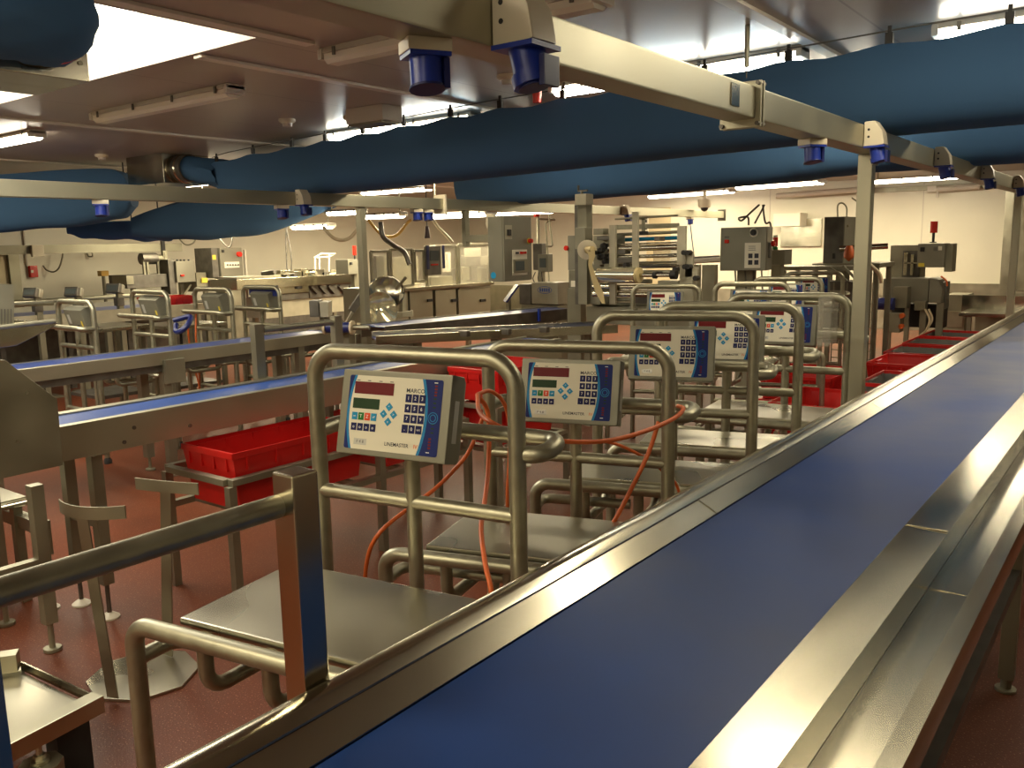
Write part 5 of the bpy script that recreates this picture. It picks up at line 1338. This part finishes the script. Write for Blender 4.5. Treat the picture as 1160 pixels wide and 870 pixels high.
# pipe rail behind, right of wrapper
t = thing('pipe_rail', 'white pipe rail between wrapping machine and grey control cabinet', 'rail', (-4.2, 9.5, 0))
m = MB('paper').tube([ay(776, 296.5, 9.6), ay(820, 294, 9.6)], .03, n=10); m.use('dark_steel'); m.tube([ay(776, 293, 9.7), ay(815, 291, 9.7)], .02, n=10)
obj('rails', m, t)
for px in (786, 805): p = ay(px, 300, 9.62); obj('support', MB('dull_steel').boxm((p.x-.1, 9.6, 0), (p.x+.06, 9.7, p.z)), t)

# grey control cabinet with paper
t = thing('control_cabinet', 'wide grey control cabinet with white paper notice and red switch', 'control cabinet', (-3, 8, 0))
Y_ = 8.1; a = ay(816, 258, Y_); b = ay(864, 307, Y_)
T_ = Matrix.Translation((a.x, Y_, 0)) @ Matrix.Rotation(Rd(10), 4, 'Z')
wd = (b.x-a.x)*1.02
obj('case', MB('cabinet_grey').boxm((0, .02, b.z), (wd, .30, a.z), T_), t, .006)
obj('door', MB('cabinet_grey').boxm((.004, 0, b.z+.005), (wd-.004, .019, a.z-.005), T_), t, .004)
sx_ = wd/50
def cq(mt_, x0, z0, x1, z1, th=.006, y=0): return MB(mt_).boxm((x0*sx_, y-th, b.z+z0*sx_), (x1*sx_, y, b.z+z1*sx_), T_)
m = cq('paper', 27, 3, 44, 30, .003); obj('paper_notice', m, t)
m = MB('ink')
for u in (31, 37.5):
    for v in (6.5, 13.5): m.boxm((u*sx_, -.0042, b.z+v*sx_), ((u+4.5)*sx_, -.0035, b.z+(v+5)*sx_), T_)
for v in (22, 24, 26): m.boxm((31*sx_, -.0042, b.z+v*sx_), ((41-v*.1)*sx_, -.0035, b.z+(v+.5)*sx_), T_)
obj('notice_print', m, t)
obj('red_switch', cq('red_light', 5.5, 30, 10, 34, .03), t, .004); obj('switch_label', cq('dark_steel', 5, 35.5, 10, 37.5, .002), t)
obj('round_lock', MB('paper').lathe([(.045, -.004), (.045, 0)], T_ @ Vector((36*sx_, -.002, b.z+41*sx_)), 18, 'y'), t); obj('lock_barrel', MB('black').lathe([(.03, -.012), (.03, -.004)], T_ @ Vector((36*sx_, -.004, b.z+41*sx_)), 14, 'y'), t)
obj('side_lever', MB('dark_steel').boxm((wd, .1, b.z+.12), (wd+.02, .16, b.z+.27), T_), t, .004)
p = T_ @ Vector((wd+.02, .12, b.z+.26)); obj('red_knob', MB('red_light').lathe([(.01, 0), (.03, .01), (.03, .035), (.012, .04)], p, 12, 'x'), t)
p = T_ @ Vector((wd*.5, .2, 0)); obj('pedestal', MB('dull_steel').boxm((p.x-.08, p.y-.05, 0), (p.x+.08, p.y+.05, b.z)), t)
m = MB('dark_steel')
for x_ in (.22, .3, .38, .12): m.cyl(T_ @ Vector((x_, .15, b.z)), T_ @ Vector((x_+.02, .15, b.z-.28)), .009, 6)
obj('cables', m, t)
wcable('twisted dark cables rising from the grey control cabinet', [(848, 255), (847, 246), (837, 247), (840, 250), (848, 243), (860, 232)], 8.5, .010, 'dark_steel')
wcable('second dark cable crossing above the grey control cabinet', [(855, 253), (862, 240), (866, 232)], 8.5, .009, 'dark_steel')
wcable('third dark cable bent over the grey control cabinet', [(864, 232), (867, 252), (872, 252), (874, 262)], 8.5, .009, 'dark_steel')
t = thing('light_tower', 'red and green light tower on small grey box beside the paper notice cabinet', 'signal light', (-2.7, 8.8, 0))
Y_ = 8.72
part_box('box', t, 'y', (874, 283, 888.5, 300), Y_, .22, 'cabinet_grey')
p = ay(878, 283, Y_+.08)
obj('green_lens', MB('green_light').cyl(p, p+Vector((0, 0, .035)), .028, 14), t); obj('red_lens', MB('red_light').cyl(p+Vector((0, 0, .036)), p+Vector((0, 0, .13)), .026, 14), t); obj('cap', MB('cream_plastic').cyl(p+Vector((0, 0, .131)), p+Vector((0, 0, .15)), .024, 14), t)
p = ay(881, 300, Y_+.1); obj('pedestal', MB('dull_steel').boxm((p.x-.05, Y_+.05, 0), (p.x+.05, Y_+.15, p.z)), t)
# white cabinet on the wall, blown out by light
t = thing('wall_cabinet', 'white box on back wall between grey cabinet and dark cabinet', 'wall box', (-6, YF, 1.5))
part_box('body', t, 'y', (876, 242, 906, 256), YF-.4, .39, 'paper', .01)
part_box('steel_panel', t, 'y', (885, 249, 930, 279), YF-.05, .045, 'sheet_steel', .004)
# dark cabinet
t = thing('control_cabinet', 'dark steel upright cabinet with lever left of near support post', 'control cabinet', (-2.6, 10, 0))
Y_ = 9.6; a = ay(934, 246, Y_); b = ay(954, 298, Y_); 
obj('case', MB('dark_steel').boxm((a.x, Y_, b.z), (b.x, Y_+.02, a.z)).boxm((a.x, Y_+.021, b.z), (b.x, Y_+.50, a.z)), t, .005)
obj('side_panel', MB('cabinet_grey').boxm((b.x+.0005, Y_+.01, b.z), (b.x+.008, Y_+.50, a.z)), t)
obj('lever', flaty('black', (944, 287, 946, 293), Y_-.001, .03), t, .004)
obj('bolt', MB('sheet_steel').cyl((b.x+.008, Y_+.1, a.z-.10), (b.x+.016, Y_+.1, a.z-.10), .014, 10), t)
obj('base_top', MB('dull_steel').boxm((a.x-.1, Y_-.05, b.z-.05), (b.x+.4, Y_+.55, b.z-.002)), t, .006)
for x_ in (a.x-.07, b.x+.36):
    for y_ in (Y_-.02, Y_+.5): obj('base_leg', MB('dull_steel').boxm((x_-.025, y_-.025, 0), (x_+.025, y_+.025, b.z-.051)), t)
obj('dark_gearbox', MB('dark_steel').boxm((a.x, Y_+.05, .45), (b.x+.2, Y_+.45, b.z-.2)), t, .01)
obj('gearbox_mount', MB('dull_steel').boxm((a.x+.1, Y_+.15, b.z-.2), (b.x, Y_+.3, b.z-.051)), t)
wcable('looped cable on top of the dark cabinet', [(949, 248), (949, 233), (954, 230), (959, 235), (959, 246)], 9.8, .009, 'dull_steel')
wcable('thin hose curving down right of dark cabinet', [(965, 224), (974, 232), (978, 248), (972, 260), (966, 263)], 11, .009, 'dull_steel')
t = thing('orange_valve', 'orange valve with silver pipe right of the dark cabinet', 'valve', ay(962, 288, 9.2))
p = ay(962, 285, 9.2)
obj('body', MB('orange_rubber').lathe([(.005, -.10), (.05, -.06), (.055, -.02), (.04, .03), (.03, .06)], p, 14), t); obj('pipe', MB('sheet_steel').tube([p+Vector((-.1, 0, .03)), p+Vector((.35, .1, .05))], .03, n=12), t)
obj('hose', smooth_tube(MB('cable_cream'), [p+Vector((.15, 0, .03)), p+Vector((.2, 0, -.12)), p+Vector((.3, 0, -.22)), p+Vector((.33, 0, -.32))], .02, 16), t)
# table behind far stations & wire mesh trolley
t = thing('steel_table', 'long steel table and basket trolley behind the farthest station', 'table', (-2.8, 9, 0))
Y_ = 9.0; a = ay(884, 302, Y_); b = ay(975, 300, Y_)
obj('table_top', MB('dull_steel').boxm((a.x, Y_, a.z-.04), (b.x, Y_+.5, a.z)), t, .004)
m = MB('dull_steel')
for k_ in range(9):
    z_ = .30+k_*.08; m.boxm((ay(945, 320, Y_).x, Y_-.012, z_), (ay(990, 320, Y_).x, Y_-.004, z_+.008))
for px in (945, 960, 975, 990): x_ = ay(px, 320, Y_).x; m.boxm((x_-.005, Y_-.012, .2), (x_+.005, Y_-.002, 1.15))
obj('wire_side', m, t)
for x_ in (a.x+.03, b.x-.03):
    for y_ in (Y_+.03, Y_+.47): obj('leg', MB('dull_steel').boxm((x_-.02, y_-.02, 0), (x_+.02, y_+.02, a.z-.041)), t)
m = MB('dull_steel'); m.bar(ay(955, 301, Y_-.02), ay(975, 322, Y_-.02), .03, .02); m.bar(ay(940, 303, Y_-.02), ay(962, 318, Y_-.02), .03, .02); obj('braces', m, t)

# right-hand machine by the back wall
t = thing('slicing_machine', 'grey machine with control box, red beacon and blue roller by the back wall', 'machine', (-3, 12, 0))
Y_ = 11.6
part_box('open_cabinet', t, 'y', (1009, 278, 1042, 316), Y_+.35, .3, 'dull_steel')
part_box('dark_inner', t, 'y', (1023, 284, 1041, 314), Y_+.33, .015, 'dark_steel', 0)
m = MB('sheet_steel')
for q in ((1024, 286, 1027, 312), (1032, 288, 1034, 312), (1024, 297, 1040, 299)): pa, pb = ay(q[0], q[1], Y_+.3), ay(q[2], q[3], Y_+.3); m.boxm((pa.x, Y_+.30, pb.z), (pb.x, Y_+.325, pa.z))
obj('inner_fittings', m, t, .004)
cb = part_box('control_box', t, 'y', (1040, 276, 1069, 303), Y_, .3, 'cabinet_grey')
obj('knob', flaty('black', (1043, 280, 1047.5, 285), Y_, .03), cb, .006); obj('sticker', flaty('paper', (1063, 279, 1067, 283.5), Y_, .003), cb); obj('yellow_sticker', flaty('yellow_label', (1040.5, 298, 1047, 302), Y_, .003), cb); obj('small_switch', flaty('dark_steel', (1058, 280, 1062, 284), Y_, .015), cb)
part_box('side_box', t, 'y', (1071, 276, 1078, 308), Y_+.1, .25, 'dull_steel')
p = ay(1057, 275, Y_+.1); obj('beacon_stem', MB('black').cyl(p, p+Vector((0, 0, .12)), .016, 10), t); obj('beacon_foot', MB('black').cyl(p, p+Vector((0, 0, .012)), .04, 12), t); obj('beacon', MB('red_light').cyl(p+Vector((0, 0, .12)), p+Vector((0, 0, .26)), .042, 14), t)
a, b = ay(1003, 315, Y_), ay(1053, 343, Y_)
m = MB('cabinet_grey').boxm((a.x, Y_-.1, b.z), (b.x, Y_+.35, a.z)); obj('main_body', m, t, .008)
a, b = ay(1053.5, 315, Y_-.1), ay(1066, 343, Y_-.1)
hp = [(a.x, b.z), (b.x, b.z), (b.x+.01, a.z-.12), (b.x-.05, a.z-.02), (a.x, a.z)]
obj('curved_cover', MB('cabinet_grey').prism(hp, lambda u, v, w_: (u, w_, v), Y_-.12, Y_+.33), t, .006)
part_box('side_motor', t, 'y', (1067, 319, 1071, 350), Y_+.05, .2, 'dark_steel')
part_box('front_bracket', t, 'y', (1012, 325, 1027, 349), Y_-.3, .19, 'dull_steel')
part_box('chute', t, 'y', (1036, 341, 1048, 352), Y_-.25, .12, 'dull_steel')
a, b = ay(995, 344, Y_-.35), ay(1013, 344, Y_-.35); b.z = a.z; obj('blue_roller', MB('navy_plastic').cyl(a, b, .075, 20), t)
part_box('drive_box', t, 'y', (1003, 355, 1019, 377), Y_-.5, .2, 'dull_steel'); 
m = MB('orange_rubber')
for q in ((1021, 358), (1020, 370)): p = ay(*q, Y_-.5); m.cyl((p.x, Y_-.5, p.z), (p.x, Y_-.42, p.z), .03, 10)
obj('orange_caps', m, t)
for q in ((1025, 343, 1028, 385), (1042, 350, 1047, 388), (1061, 343, 1066, 388), (1005, 343, 1008, 385)): 
    a, b = ay(q[0], q[1], Y_-.1), ay(q[2], q[3], Y_-.1); obj('leg', MB('dull_steel').boxm((a.x, Y_-.09, 0), (b.x, Y_-.04, a.z)), t)
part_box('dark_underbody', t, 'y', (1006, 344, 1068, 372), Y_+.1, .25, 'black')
m = MB('cable_cream'); 
for s_ in (0, 1): smooth_tube(m, [ay(1048+s_*4, 350, Y_-.3), ay(1053+s_*3, 362, Y_-.3), ay(1049, 374, Y_-.3), ay(1041+s_*3, 381, Y_-.3)], .012, 14)
m.use('orange_rubber'); smooth_tube(m, [ay(1066, 313, Y_-.15), ay(1072, 318, Y_-.15), ay(1073, 324, Y_-.15)], .01, 10)
obj('cables', m, t)
# steel sink table at right
t = thing('steel_table', 'cream-lit stainless table with upstand at right edge, beyond the crates', 'table', (-1.6, 11.9, 0))
Y_ = 12.6
a = ay(1086, 354, Y_); 
m = MB('sheet_steel').boxm((a.x, Y_, a.z-.05), (-.2, Y_+.75, a.z)); obj('table_top', m, t, .006)
u0 = ay(1090, 334, Y_+.75); obj('upstand', MB('sheet_steel').boxm((u0.x, Y_+.75, a.z-.05), (-.2, Y_+.78, u0.z)), t, .004)
for x_ in (a.x+.12, -1.0, -.3):
    for y_ in (Y_+.06, Y_+.7): obj('leg', MB('dull_steel').boxm((x_-.025, y_-.025, 0), (x_+.025, y_+.025, a.z-.051)), t)
obj('back_panel', MB('dull_steel').boxm((a.x+.15, Y_+.6, .25), (-.3, Y_+.62, a.z-.06)), t)
p = ay(1145, 362, Y_); obj('paper_roll', MB('paper').cyl((p.x, Y_+.2, p.z-.04), (p.x, Y_+.35, p.z-.04), .06, 16), t)
t = thing('low_cabinet', 'low dull steel cabinet between slicing machine and lit table', 'cabinet', (-2.6, 13, 0))
a, b = ay(1070, 334, 13.5), ay(1092, 372, 13.5); obj('body', MB('dull_steel').boxm((a.x, 13.5, .0), (b.x, 14.1, a.z)), t); part_box('door', t, 'y', (1072, 352, 1090, 371), 13.48, .018, 'steel')
# conduit on the back wall under the lamp
t = thing('wall_conduit', 'cream conduit pipe across top of the back wall right of the post', 'conduit', (-3, YF, 2.3))
m = MB('fixture_body').tube([ay(1052, 215, YF-.15), ay(1110, 211, YF-.15)], .05, n=10); obj('pipe', m, t)
m = MB('fixture_body'); m.box(ay(1056, 214, YF-.16), (.14, .08, .10)); m.box(ay(1062, 219, YF-.16), (.04, .04, .14)); obj('junction_box', m, t, .01)
m = MB('fixture_body').tube([ay(880, 222, YF-.3), ay(985, 214, YF-.3)], .05, n=10)
tag(obj('ceiling_pipe', m), 'cream pipe under far ceiling left of the near support post', 'pipe')
m = MB('door_cream').boxm((ay(733, 236, YF-.01).x, YF-.02, ay(733, 330, YF).z), (ay(760, 236, YF-.01).x, YF-.003, ay(733, 236, YF).z)); tag(obj('wall_panel', m), 'cream panel on back wall behind the wrapping rollers', 'panel')
t = thing('wall_switch_box', 'switch plate with two black sockets above the wrapping rollers', 'switch box', ay(731, 255, YF-.02))
obj('plate', flaty('paper', (727, 247, 735, 265), YF-.02, .03), t, .006)
for y0 in (249, 257): obj('socket', flaty('black', (729, y0, 733, y0+3), YF-.0505, .01), t)
